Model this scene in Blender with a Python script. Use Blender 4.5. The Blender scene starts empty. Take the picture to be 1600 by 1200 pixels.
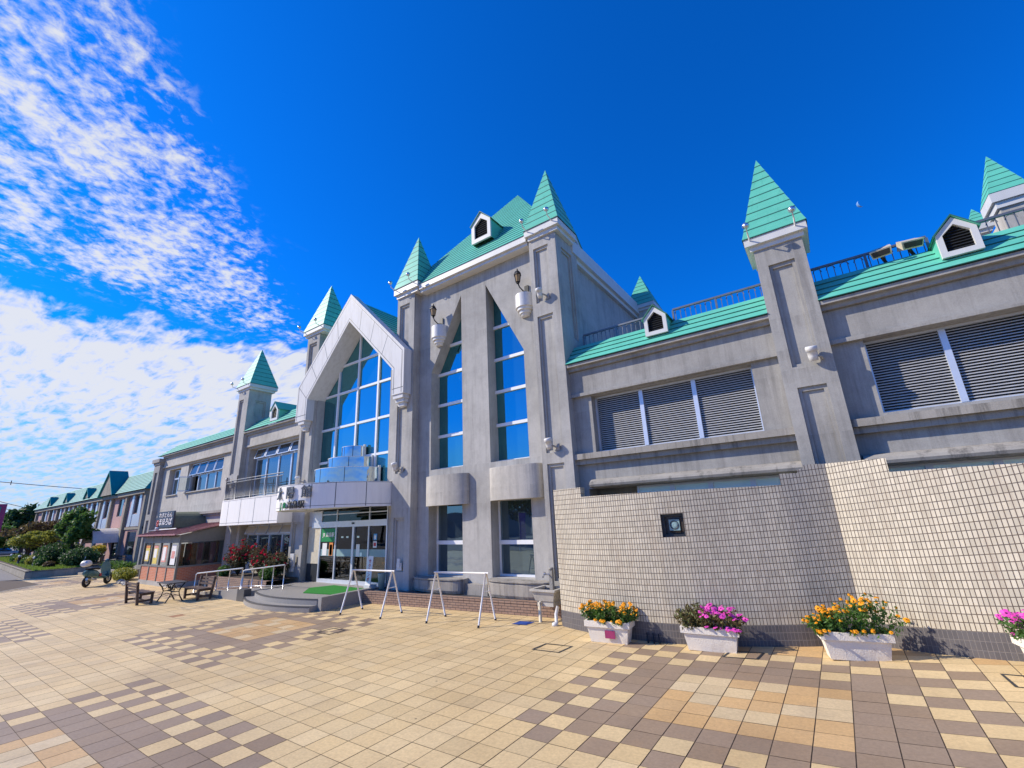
import bpy, bmesh, math, random
from mathutils import Vector, Matrix
from mathutils.geometry import tessellate_polygon
R = math.radians
rng = random.Random(7)
scene = bpy.context.scene
COL = scene.collection

# ------------------------------------------------------------ camera
YAW, PIT, ROL, FPX, CAMH = -0.60772363, 0.28901571, -0.04544824, 692.24, 2.7
cy, sy, cp, sp = math.cos(YAW), math.sin(YAW), math.cos(PIT), math.sin(PIT)
fwd = Vector((sy * cp, cy * cp, sp)); rt = Vector((cy, -sy, 0)); up = rt.cross(fwd)
c_, s_ = math.cos(ROL), math.sin(ROL)
rt, up = c_ * rt + s_ * up, -s_ * rt + c_ * up
cd = bpy.data.cameras.new('Camera'); cam = bpy.data.objects.new('Camera', cd); COL.objects.link(cam)
m3 = Matrix((rt, up, -fwd)).transposed()
cam.matrix_world = Matrix.Translation((0, 0, CAMH)) @ m3.to_4x4()
cd.sensor_width = 36; cd.lens = FPX * 36 / 1600; cd.clip_end = 6000; cd.clip_start = .05
scene.camera = cam

# ------------------------------------------------------------ light
SUN_AZ, SUN_EL = R(60), R(35)          # azimuth left of the facade normal
to_sun = Vector((-math.sin(SUN_AZ) * math.cos(SUN_EL), -math.cos(SUN_AZ) * math.cos(SUN_EL), math.sin(SUN_EL)))
sl = bpy.data.lights.new('Sun', 'SUN'); sl.energy = 5.0; sl.angle = R(.5); sl.color = (1, .90, .75)
so = bpy.data.objects.new('Sun', sl); COL.objects.link(so)
so.rotation_euler = to_sun.to_track_quat('Z', 'Y').to_euler(); so.location = to_sun * 60
w = bpy.data.worlds.new('World'); scene.world = w; w.use_nodes = True
nt = w.node_tree; N = nt.nodes; L = nt.links
N.clear()
def nd(t, **k):
    n = N.new(t)
    for a, b in k.items():
        if a in n.inputs: n.inputs[a].default_value = b
        else: setattr(n, a, b)
    return n
sky = nd('ShaderNodeTexSky'); sky.sky_type = 'NISHITA'; sky.sun_disc = False
sky.sun_elevation = SUN_EL; sky.sun_rotation = math.atan2(to_sun.x, to_sun.y)
sky.air_density = 1.0; sky.dust_density = .3; sky.ozone_density = 4.0
tint = nd('ShaderNodeMix', data_type='RGBA', blend_type='MULTIPLY'); tint.inputs[0].default_value = 1
tint.inputs[7].default_value = (.02, .80, 2.0, 1)
L.new(sky.outputs[0], tint.inputs[6])
tc = nd('ShaderNodeTexCoord'); sep = nd('ShaderNodeSeparateXYZ'); L.new(tc.outputs['Generated'], sep.inputs[0])
def mth(op, a, b=None, c=None, clamp=False):
    n = N.new('ShaderNodeMath'); n.operation = op; n.use_clamp = clamp
    for i, v in enumerate((a, b, c)):
        if v is None: continue
        if isinstance(v, (int, float)): n.inputs[i].default_value = v
        else: L.new(v, n.inputs[i])
    return n.outputs[0]
def sstep(v, a, b):
    n = N.new('ShaderNodeMapRange'); n.interpolation_type = 'SMOOTHSTEP'
    L.new(v, n.inputs[0]); n.inputs[1].default_value = a; n.inputs[2].default_value = b
    return n.outputs[0]
den = mth('ADD', mth('MAXIMUM', sep.outputs[2], 0.0), .08)
px = mth('DIVIDE', sep.outputs[0], den); py = mth('DIVIDE', sep.outputs[1], den)
comb = nd('ShaderNodeCombineXYZ'); L.new(px, comb.inputs[0]); L.new(py, comb.inputs[1])
def noise(scale, detail, rough, sx=1, sy_=1, rot=0, dist=0, off=0):
    mp = N.new('ShaderNodeMapping'); L.new(comb.outputs[0], mp.inputs[0])
    mp.inputs['Scale'].default_value = (sx, sy_, 1); mp.inputs['Rotation'].default_value = (0, 0, rot)
    mp.inputs['Location'].default_value = (off, off * .7, 0)
    n = N.new('ShaderNodeTexNoise'); L.new(mp.outputs[0], n.inputs[0])
    n.inputs['Scale'].default_value = scale; n.inputs['Detail'].default_value = detail
    n.inputs['Roughness'].default_value = rough; n.inputs['Distortion'].default_value = dist
    return n.outputs[0]
n_big = noise(5.0, 3, .55, off=3.1)
n_fine = noise(30, 9, .62, 1, .95, R(40), .25)
n_rip = noise(9, 6, .6, .55, 1.5, R(-14), .3, 5)
# broken high cloud, upper left
ex = mth('SUBTRACT', mth('ADD', mth('MULTIPLY', mth('ADD', px, .78), -.93), .10), py)
m1 = mth('MULTIPLY', sstep(ex, -.06, .30), mth('MULTIPLY', sstep(px, -2.12, -1.72), sstep(py, -.7, -.25)))
v1 = mth('ADD', mth('MULTIPLY', n_fine, .72), mth('MULTIPLY', n_big, .60))
d1 = mth('MULTIPLY', sstep(mth('ADD', v1, mth('MULTIPLY', m1, .17)), .71, 1.0), sstep(m1, 0, .5))
# rippled bank towards the horizon
edge = mth('ADD', mth('ADD', px, mth('MULTIPLY', n_big, .9)), mth('MULTIPLY', sstep(py, .2, 1.1), -.25))
m2 = mth('MULTIPLY', mth('MULTIPLY', sstep(edge, -1.55, -2.05), sstep(py, 2.6, 1.3)), sstep(py, -.45, -.02))
far = sstep(px, -2.6, -5.0)
v2 = mth('ADD', mth('MULTIPLY', n_rip, 1.0), mth('MULTIPLY', m2, .42))
v2 = mth('SUBTRACT', v2, mth('MULTIPLY', far, .13))
d2 = mth('MULTIPLY', sstep(v2, .60, .93), sstep(m2, 0, .35))
n_w = noise(7, 6, .6, 1, .5, R(35), .3, 9)
d3 = mth('MULTIPLY', mth('MULTIPLY', sstep(n_w, .62, .85), .5), mth('MULTIPLY', sstep(px, -1.1, -1.7), mth('MULTIPLY', sstep(py, 1.4, .9), sstep(py, -.5, 0.0))))
cl = mth('MAXIMUM', mth('MAXIMUM', d1, d2), d3, clamp=True)
cl = mth('MULTIPLY', cl, .93)
mix = nd('ShaderNodeMix', data_type='RGBA'); L.new(cl, mix.inputs[0]); L.new(tint.outputs[2], mix.inputs[6])
mix.inputs[7].default_value = (7.2, 7.3, 7.5, 1)
# a pale layer of air low over the horizon
hz = mth('MULTIPLY', sstep(sep.outputs[2], .24, .02), .75)
mix2 = nd('ShaderNodeMix', data_type='RGBA'); L.new(hz, mix2.inputs[0]); L.new(mix.outputs[2], mix2.inputs[6])
mix2.inputs[7].default_value = (5.0, 6.1, 7.5, 1)
bg = nd('ShaderNodeBackground'); bg.inputs[1].default_value = .10
L.new(mix2.outputs[2], bg.inputs[0])
wo = nd('ShaderNodeOutputWorld'); L.new(bg.outputs[0], wo.inputs[0])
scene.view_settings.view_transform = 'Standard'; scene.view_settings.look = 'None'
scene.view_settings.exposure = 0.18; scene.view_settings.gamma = 1.0
scene.cycles.max_bounces = 8; scene.cycles.transparent_max_bounces = 8

# ------------------------------------------------------------ materials
class Mat:
    def __init__(s, name):
        s.m = bpy.data.materials.new(name); s.m.use_nodes = True
        s.t = s.m.node_tree; s.n = s.t.nodes; s.l = s.t.links
        s.b = s.n['Principled BSDF']
    def new(s, t, **k):
        n = s.n.new(t)
        for a, b in k.items():
            if a in n.inputs: n.inputs[a].default_value = b
            else: setattr(n, a, b)
        return n
    def coord(s, which='Object', scale=(1, 1, 1), rot=(0, 0, 0)):
        c = s.new('ShaderNodeTexCoord'); mp = s.new('ShaderNodeMapping')
        mp.inputs['Scale'].default_value = scale; mp.inputs['Rotation'].default_value = rot
        s.l.new(c.outputs[which], mp.inputs[0]); return mp.outputs[0]
    def noise(s, co, scale, detail=4, rough=.6, dist=0):
        n = s.new('ShaderNodeTexNoise', Scale=scale, Detail=detail, Roughness=rough, Distortion=dist)
        s.l.new(co, n.inputs['Vector']); return n.outputs[0]
    def ramp(s, f, stops):
        r = s.new('ShaderNodeValToRGB'); e = r.color_ramp.elements
        while len(e) < len(stops): e.new(.5)
        for i, (p, c) in enumerate(stops):
            e[i].position = p; e[i].color = (c[0], c[1], c[2], 1) if not isinstance(c, (int, float)) else (c, c, c, 1)
        s.l.new(f, r.inputs[0]); return r.outputs[0]
    def mix(s, f, a, b, mode='MIX'):
        n = s.new('ShaderNodeMix', data_type='RGBA', blend_type=mode)
        for v, i in ((f, 0), (a, 6), (b, 7)):
            if isinstance(v, (int, float)): n.inputs[i].default_value = v
            elif isinstance(v, tuple): n.inputs[i].default_value = (*v[:3], 1)
            else: s.l.new(v, n.inputs[i])
        return n.outputs[2]
    def bump(s, h, strength=.3, dist=.01):
        b = s.new('ShaderNodeBump', Strength=strength, Distance=dist)
        s.l.new(h, b.inputs['Height']); s.l.new(b.outputs[0], s.b.inputs['Normal'])
    def col(s, c):
        if isinstance(c, tuple): s.b.inputs['Base Color'].default_value = (*c[:3], 1)
        else: s.l.new(c, s.b.inputs['Base Color'])
    def set(s, **k):
        for a, v in k.items():
            s.b.inputs[a.replace('_', ' ')].default_value = v
        return s

def plain(name, c, rough=.6, metal=0, var=.12, scale=6, bump=0, spec=.5):
    q = Mat(name); co = q.coord()
    n = q.noise(co, scale, 5)
    lo = tuple(v * (1 - var) for v in c); hi = tuple(min(1, v * (1 + var)) for v in c)
    q.col(q.ramp(n, [(.3, lo), (.7, hi)])); q.set(Roughness=rough, Metallic=metal)
    q.b.inputs['Specular IOR Level'].default_value = spec
    if bump: q.bump(q.noise(co, scale * 8, 3), bump, .01)
    return q.m

def concrete(name, base, grime=.5, stain=(.10, .095, .085), drips=()):
    q = Mat(name); co = q.coord()
    n1 = q.noise(co, .55, 7, .68); n2 = q.noise(co, 4, 7, .72); n3 = q.noise(co, 38, 3, .7)
    st = q.noise(q.coord(scale=(2.6, 2.6, .16)), 1.5, 7, .72); st2 = q.noise(q.coord(scale=(9, 9, .5)), 1.0, 5, .7)
    c = q.ramp(n1, [(.30, tuple(v * .74 for v in base)), (.52, base), (.72, tuple(v * 1.14 for v in base))])
    c = q.mix(q.ramp(n2, [(.46, 0), (.78, .45)]), c, tuple(v * .64 for v in base))
    c = q.mix(1.0, c, q.ramp(n3, [(.3, .90), (.7, 1.06)]), 'MULTIPLY')
    c = q.mix(q.ramp(st, [(.50, 0), (.74, grime)]), c, stain)
    c = q.mix(q.ramp(st2, [(.58, 0), (.80, grime * .55)]), c, tuple(v * .5 for v in base))
    if drips:   # rain streaks hanging from ledges and sills
        sx = q.new('ShaderNodeSeparateXYZ'); q.l.new(co, sx.inputs[0])
        dn = q.ramp(q.noise(q.coord(scale=(7, 7, .25)), 1.2, 6, .75), [(.44, 0), (.66, 1)])
        for z, ln in drips:
            mr = q.new('ShaderNodeMapRange'); q.l.new(sx.outputs[2], mr.inputs[0]); mr.inputs[1].default_value = z - ln; mr.inputs[2].default_value = z; mr.inputs[3].default_value = 0; mr.inputs[4].default_value = .42
            lt = q.new('ShaderNodeMath', operation='LESS_THAN'); q.l.new(sx.outputs[2], lt.inputs[0]); lt.inputs[1].default_value = z + .01
            m1_ = q.new('ShaderNodeMath', operation='MULTIPLY'); q.l.new(mr.outputs[0], m1_.inputs[0]); q.l.new(lt.outputs[0], m1_.inputs[1])
            m2_ = q.new('ShaderNodeMath', operation='MULTIPLY'); q.l.new(m1_.outputs[0], m2_.inputs[0]); q.l.new(dn, m2_.inputs[1])
            c = q.mix(m2_.outputs[0], c, tuple(v * .38 for v in base))
    q.col(c); q.set(Roughness=.92); q.b.inputs['Specular IOR Level'].default_value = .25
    q.bump(q.noise(co, 60, 4, .7), .4, .012)
    return q.m

MT = {}
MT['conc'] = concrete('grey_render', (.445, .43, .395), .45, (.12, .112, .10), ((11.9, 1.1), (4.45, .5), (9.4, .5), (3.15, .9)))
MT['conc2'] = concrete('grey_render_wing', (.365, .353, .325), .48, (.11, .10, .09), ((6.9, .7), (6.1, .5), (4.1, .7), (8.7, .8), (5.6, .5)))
MT['ledge'] = concrete('weathered_ledge', (.36, .335, .29), 1.0, (.035, .033, .03))
MT['plinth'] = concrete('weathered_stone', (.34, .315, .275), 1.0, (.03, .028, .025))
MT['paleconc'] = concrete('pale_render', (.52, .49, .43), .38, (.18, .165, .145), ((7.75, .6), (5.05, .6), (3.6, .5), (4.2, .6), (7.1, .3)))
MT['white'] = plain('white_painted_trim', (.62, .62, .59), .5, var=.06, scale=3)
MT['frame'] = plain('white_window_frame', (.78, .79, .80), .4, var=.03)
MT['alu'] = plain('aluminium_frame', (.62, .66, .72), .35, .35, var=.04)
MT['steel'] = plain('brushed_steel', (.66, .66, .66), .3, .85, var=.08, scale=20)
MT['rackwhite'] = plain('white_painted_tube', (.74, .73, .71), .4, 0, var=.1, scale=30)
MT['darkmetal'] = plain('dark_metal', (.045, .05, .055), .45, .4)
MT['railmetal'] = plain('grey_roof_railing', (.16, .17, .19), .5, .5)
MT['black'] = plain('black_plastic', (.015, .015, .016), .5)
MT['lampwhite'] = plain('white_lamp_housing', (.66, .65, .62), .45, var=.08, scale=12)
MT['beige'] = plain('beige_lamp_housing', (.55, .48, .36), .5, var=.1)
MT['cream'] = plain('cream_plastic', (.62, .55, .40), .5)
MT['brass'] = plain('brass', (.40, .28, .12), .35, .8)
MT['soil'] = plain('soil', (.05, .035, .025), .95, var=.4, scale=30, bump=.5)
MT['woodbench'] = plain('dark_brown_wood', (.085, .05, .035), .55, var=.35, scale=14, bump=.2)
MT['iron'] = plain('black_iron', (.02, .022, .025), .45, .5)
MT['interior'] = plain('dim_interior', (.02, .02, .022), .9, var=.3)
MT['intwood'] = plain('interior_wood', (.30, .15, .06), .6, var=.4, scale=4)
MT['paper'] = plain('white_paper', (.78, .77, .74), .8, var=.05)
MT['green'] = plain('green_sign_panel', (.0, .22, .055), .5, var=.05)
MT['red'] = plain('red_paint', (.45, .02, .03), .5)
MT['blueplate'] = plain('blue_plate', (.01, .06, .30), .6, var=.25, scale=12)
MT['bluesign'] = plain('light_blue_sticker', (.08, .35, .65), .5)
MT['magplate'] = plain('magenta_label_plate', (.33, .03, .12), .5)
MT['purple'] = plain('purple_banner_cloth', (.10, .04, .35), .8)
MT['orange_ink'] = plain('orange_print', (.75, .25, .05), .6, var=.5, scale=18)
MT['yellow_ink'] = plain('yellow_print', (.80, .55, .12), .6, var=.5, scale=16)
MT['pink_ink'] = plain('pink_print', (.75, .30, .25), .6, var=.5, scale=18)
MT['mint'] = plain('mint_glass', (.78, .95, .86), .25, var=.06, scale=2)
MT['blind'] = plain('cream_blind', (.50, .46, .38), .6, var=.06)
MT['frost'] = plain('frosted_film', (.24, .36, .36), .45, var=.08)
MT['navy'] = plain('navy_sign_panel', (.025, .04, .07), .5, var=.15)
MT['awning'] = plain('olive_green_awning', (.15, .17, .11), .75, var=.15)
MT['maroon'] = plain('maroon_metal_roof', (.34, .15, .145), .5, var=.2, scale=3)
MT['taupe'] = plain('taupe_metal_frame', (.20, .20, .175), .5, var=.08)
MT['granite'] = plain('grey_granite', (.28, .265, .24), .6, var=.3, scale=60, bump=.1)
MT['granitedark'] = plain('dark_granite', (.07, .07, .072), .45, var=.35, scale=60)
MT['kerb'] = concrete('kerb_concrete', (.36, .32, .25), .6)
MT['asphalt'] = plain('asphalt', (.20, .185, .17), .9, var=.2, scale=8, bump=.3)
MT['rubber'] = plain('rubber', (.012, .012, .013), .7)
MT['scootpaint'] = plain('teal_scooter_paint', (.07, .17, .19), .25, .3, var=.06)
MT['tealroof'] = None
MT['silver'] = plain('silver', (.62, .63, .65), .25, .9)
MT['trunk'] = plain('bark', (.07, .05, .035), .9, var=.35, scale=12, bump=.4)
MT['mat'] = plain('green_artificial_grass', (.008, .20, .01), .95, var=.35, scale=80, bump=.5)
MT['letter'] = plain('pale_metal_letter', (.15, .155, .16), .4, .2, var=.05)
MT['slat'] = plain('grey_louver_slat', (.50, .50, .49), .45, .15, var=.08)
MT['glassdull'] = plain('dim_sash_glass', (.05, .05, .045), .12, var=.3, spec=.35)
MT['moon'] = plain('pale_moon', (.16, .30, .52), 1.0)
MT['amber'] = plain('amber_lantern_glass', (.35, .22, .06), .2)

def roofmat(name, c, fade):
    q = Mat(name); co = q.coord()
    n = q.noise(co, 1.2, 5); n2 = q.noise(q.coord(scale=(1, 1, 6)), 3, 5)
    k = q.ramp(n, [(.3, tuple(v * .9 for v in c)), (.7, tuple(v * 1.08 for v in c))])
    k = q.mix(q.ramp(n2, [(.5, 0), (.8, .45)]), k, fade)
    n3 = q.noise(q.coord(scale=(6, 6, .7)), 1.6, 6, .7)
    q.col(q.mix(q.ramp(n3, [(.56, 0), (.80, .5)]), k, tuple(v * .45 for v in c))); q.set(Roughness=.5); q.b.inputs['Specular IOR Level'].default_value = .22; q.bump(n, .12, .02)
    return q.m
MT['roof'] = roofmat('green_metal_roof', (.12, .50, .365), (.22, .56, .44))
MT['roofedge'] = plain('dark_green_seam', (.02, .13, .10), .6)
MT['tealroof'] = roofmat('teal_metal_roof', (.02, .27, .235), (.045, .31, .27))

def panelmat(name, c, dirt, amt):
    q = Mat(name); co = q.coord()
    q.col(q.mix(q.ramp(q.noise(q.coord(scale=(3, 3, .4)), 2, 7, .72), [(.46, 0), (.80, amt)]), q.mix(q.ramp(q.noise(co, .8, 5), [(.35, .0), (.7, .14)]), c, tuple(v * .8 for v in c)), dirt))
    q.set(Roughness=.6); q.b.inputs['Specular IOR Level'].default_value = .2; q.bump(q.noise(co, .7, 2), .05, .05); return q.m
MT['panel'] = panelmat('white_cladding_panel', (.64, .635, .62), (.33, .30, .26), .5)
MT['canopywhite'] = panelmat('white_canopy_panel', (.88, .85, .79), (.50, .45, .38), .22)
# reflective coated glazing
q = Mat('blue_reflective_glazing')
q.col((.10, .33, .39)); q.set(Roughness=.015, Metallic=.92)
q.bump(q.noise(q.coord(), .55, 2), .03, .3)
MT['glass'] = q.m
q = Mat('dark_window_glass'); q.col((.15, .22, .27)); q.set(Roughness=.02, Metallic=.85); q.bump(q.noise(q.coord(), .5, 2), .02, .3)
MT['glassdark'] = q.m
q = Mat('mirror_cladding'); q.col((.40, .46, .52)); q.set(Roughness=.05, Metallic=1.0); q.bump(q.noise(q.coord(), 1.5, 2), .06, .3)
MT['mirror'] = q.m
q = Mat('clear_shop_glass'); q.n.remove(q.b)
tr = q.new('ShaderNodeBsdfTransparent'); tr.inputs[0].default_value = (.80, .86, .85, 1)
gl = q.new('ShaderNodeBsdfGlossy'); gl.inputs['Roughness'].default_value = .01; gl.inputs[0].default_value = (.9, .95, 1, 1)
fr = q.new('ShaderNodeFresnel', IOR=1.45); ms = q.new('ShaderNodeMixShader')
ad = q.new('ShaderNodeMath', operation='MULTIPLY_ADD'); q.l.new(fr.outputs[0], ad.inputs[0]); ad.inputs[1].default_value = 1.0; ad.inputs[2].default_value = .01; ad.use_clamp = True
q.l.new(ad.outputs[0], ms.inputs[0]); q.l.new(tr.outputs[0], ms.inputs[1]); q.l.new(gl.outputs[0], ms.inputs[2])
q.l.new(ms.outputs[0], q.n['Material Output'].inputs[0]); MT['shopglass'] = q.m

def brickmat(name, c1, c2, mortar, bw, bh, mw, offset=.5, coord='UV', bump=.6, var=.1, rough=.6, grime=0):
    q = Mat(name); c = q.coord(coord)
    b = q.new('ShaderNodeTexBrick', Scale=1.0); b.offset = offset; b.squash = 1.0
    b.inputs['Brick Width'].default_value = bw; b.inputs['Row Height'].default_value = bh
    b.inputs['Mortar Size'].default_value = mw; b.inputs['Mortar Smooth'].default_value = .1; b.inputs['Bias'].default_value = 0
    b.inputs['Color1'].default_value = (*c1, 1); b.inputs['Color2'].default_value = (*c2, 1); b.inputs['Mortar'].default_value = (*mortar, 1)
    q.l.new(c, b.inputs['Vector'])
    n = q.noise(q.coord(), .8, 5)
    k = q.mix(1.0, b.outputs[0], q.ramp(n, [(.3, 1 - var), (.7, 1.0)]), 'MULTIPLY')
    if grime:
        st = q.noise(q.coord(scale=(4, 4, .5)), 1.5, 6, .7)
        k = q.mix(q.ramp(st, [(.50, 0), (.76, grime)]), k, (.30, .23, .165))
    q.col(k); q.set(Roughness=rough)
    inv = q.new('ShaderNodeMath', operation='SUBTRACT'); inv.inputs[0].default_value = 1; q.l.new(b.outputs[1], inv.inputs[1])
    q.bump(inv.outputs[0], bump, .006); return q.m
MT['walltile'] = brickmat('cream_upright_tile', (.67, .60, .46), (.53, .475, .36), (.115, .085, .065), .061, .1215, .0062, 0, grime=.5, var=.16, rough=.4)
MT['walltiledark'] = brickmat('dark_base_tile', (.125, .115, .115), (.10, .093, .095), (.21, .19, .18), .061, .1215, .004, 0, rough=.45)
MT['brick'] = brickmat('tan_brick', (.36, .235, .165), (.30, .19, .135), (.06, .045, .04), .21, .072, .007, .5, rough=.7)
MT['orangebrick'] = brickmat('orange_brick', (.60, .20, .09), (.50, .155, .075), (.58, .36, .26), .21, .075, .008, .5, rough=.7)
MT['pinkbrick'] = brickmat('pink_brick_render', (.50, .28, .25), (.46, .255, .23), (.52, .36, .33), .22, .075, .006, .5, rough=.8, bump=.2)

def leafmat(name, cols, rough=.55, trans=.25):
    q = Mat(name); g = q.new('ShaderNodeNewGeometry')
    n = len(cols)
    q.col(q.ramp(g.outputs['Random Per Island'], [(i / max(1, n - 1), c) for i, c in enumerate(cols)]))
    q.set(Roughness=rough); q.b.inputs['Specular IOR Level'].default_value = .35
    t = q.new('ShaderNodeBsdfTranslucent'); t.inputs[0].default_value = (*[min(1, v * 2.0) for v in cols[-1]], 1)
    ms = q.new('ShaderNodeMixShader', Fac=trans); o = q.n['Material Output']
    q.l.new(q.b.outputs[0], ms.inputs[1]); q.l.new(t.outputs[0], ms.inputs[2]); q.l.new(ms.outputs[0], o.inputs[0])
    return q.m
MT['leaf'] = leafmat('mid_green_leaves', [(.03, .085, .015), (.06, .14, .025), (.10, .19, .035)])
MT['leafdark'] = leafmat('dark_green_leaves', [(.012, .04, .012), (.028, .07, .018), (.05, .105, .028)])
MT['leafyellow'] = leafmat('yellow_green_leaves', [(.09, .14, .02), (.17, .21, .03), (.26, .26, .04)])
MT['leafgold'] = leafmat('golden_leaves', [(.30, .22, .02), (.45, .34, .03)])
MT['leafbrown'] = leafmat('russet_leaves', [(.08, .035, .02), (.13, .06, .03), (.10, .08, .03)])
MT['leafsilver'] = leafmat('grey_green_leaves', [(.10, .15, .07), (.18, .23, .12), (.08, .12, .04)])
MT['leafrose'] = leafmat('rose_leaves', [(.018, .05, .02), (.04, .09, .03), (.09, .06, .035)])
MT['leafdry'] = leafmat('dry_petunia_leaves', [(.14, .15, .05), (.20, .17, .07), (.07, .13, .03), (.16, .10, .05)])
MT['grass'] = leafmat('lawn_blades', [(.07, .14, .015), (.13, .22, .025), (.18, .26, .04)])
MT['petalorange'] = leafmat('orange_petals', [(.80, .22, .0), (.88, .32, .005), (.95, .42, .01)], .6, .15)
MT['petalheart'] = plain('rust_flower_heart', (.45, .08, .01), .8)
MT['petalpink'] = leafmat('pink_petals', [(.62, .03, .32), (.75, .06, .42), (.80, .12, .50)], .6, .15)
MT['petalred'] = leafmat('red_petals', [(.45, .008, .02), (.60, .012, .04), (.66, .03, .09)], .6, .15)
MT['petalviolet'] = plain('violet_flower_heart', (.20, .01, .12), .8)

q = Mat('paving_tile_colour'); at = q.new('ShaderNodeAttribute', attribute_name='tilecol'); co = q.coord()
g1 = q.noise(co, .35, 6, .65); g2 = q.noise(co, 26, 4, .7); g3 = q.noise(co, 2.2, 6, .7)
g4 = q.noise(co, .9, 7, .7); vr = q.new('ShaderNodeTexVoronoi', Scale=1.7); q.l.new(co, vr.inputs['Vector'])
k = q.mix(1.0, at.outputs[0], q.ramp(g1, [(.28, (.80, .77, .74)), (.62, (1.04, 1.03, 1.0))]), 'MULTIPLY')
k = q.mix(1.0, k, q.ramp(g2, [(.3, .82), (.7, 1.08)]), 'MULTIPLY')
k = q.mix(q.ramp(g3, [(.56, 0), (.82, .28)]), k, (.40, .235, .11))
k = q.mix(q.ramp(g4, [(.54, 0), (.78, .45)]), k, (.27, .205, .14))
k = q.mix(q.ramp(vr.outputs['Distance'], [(.02, .8), (.04, 0)]), k, (.06, .045, .03))
q.col(k); q.set(Roughness=.6); q.bump(g2, .2, .004); MT['paver'] = q.m
MT['joint'] = plain('dark_paving_joint', (.10, .07, .045), .95, var=.3, scale=12)

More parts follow.
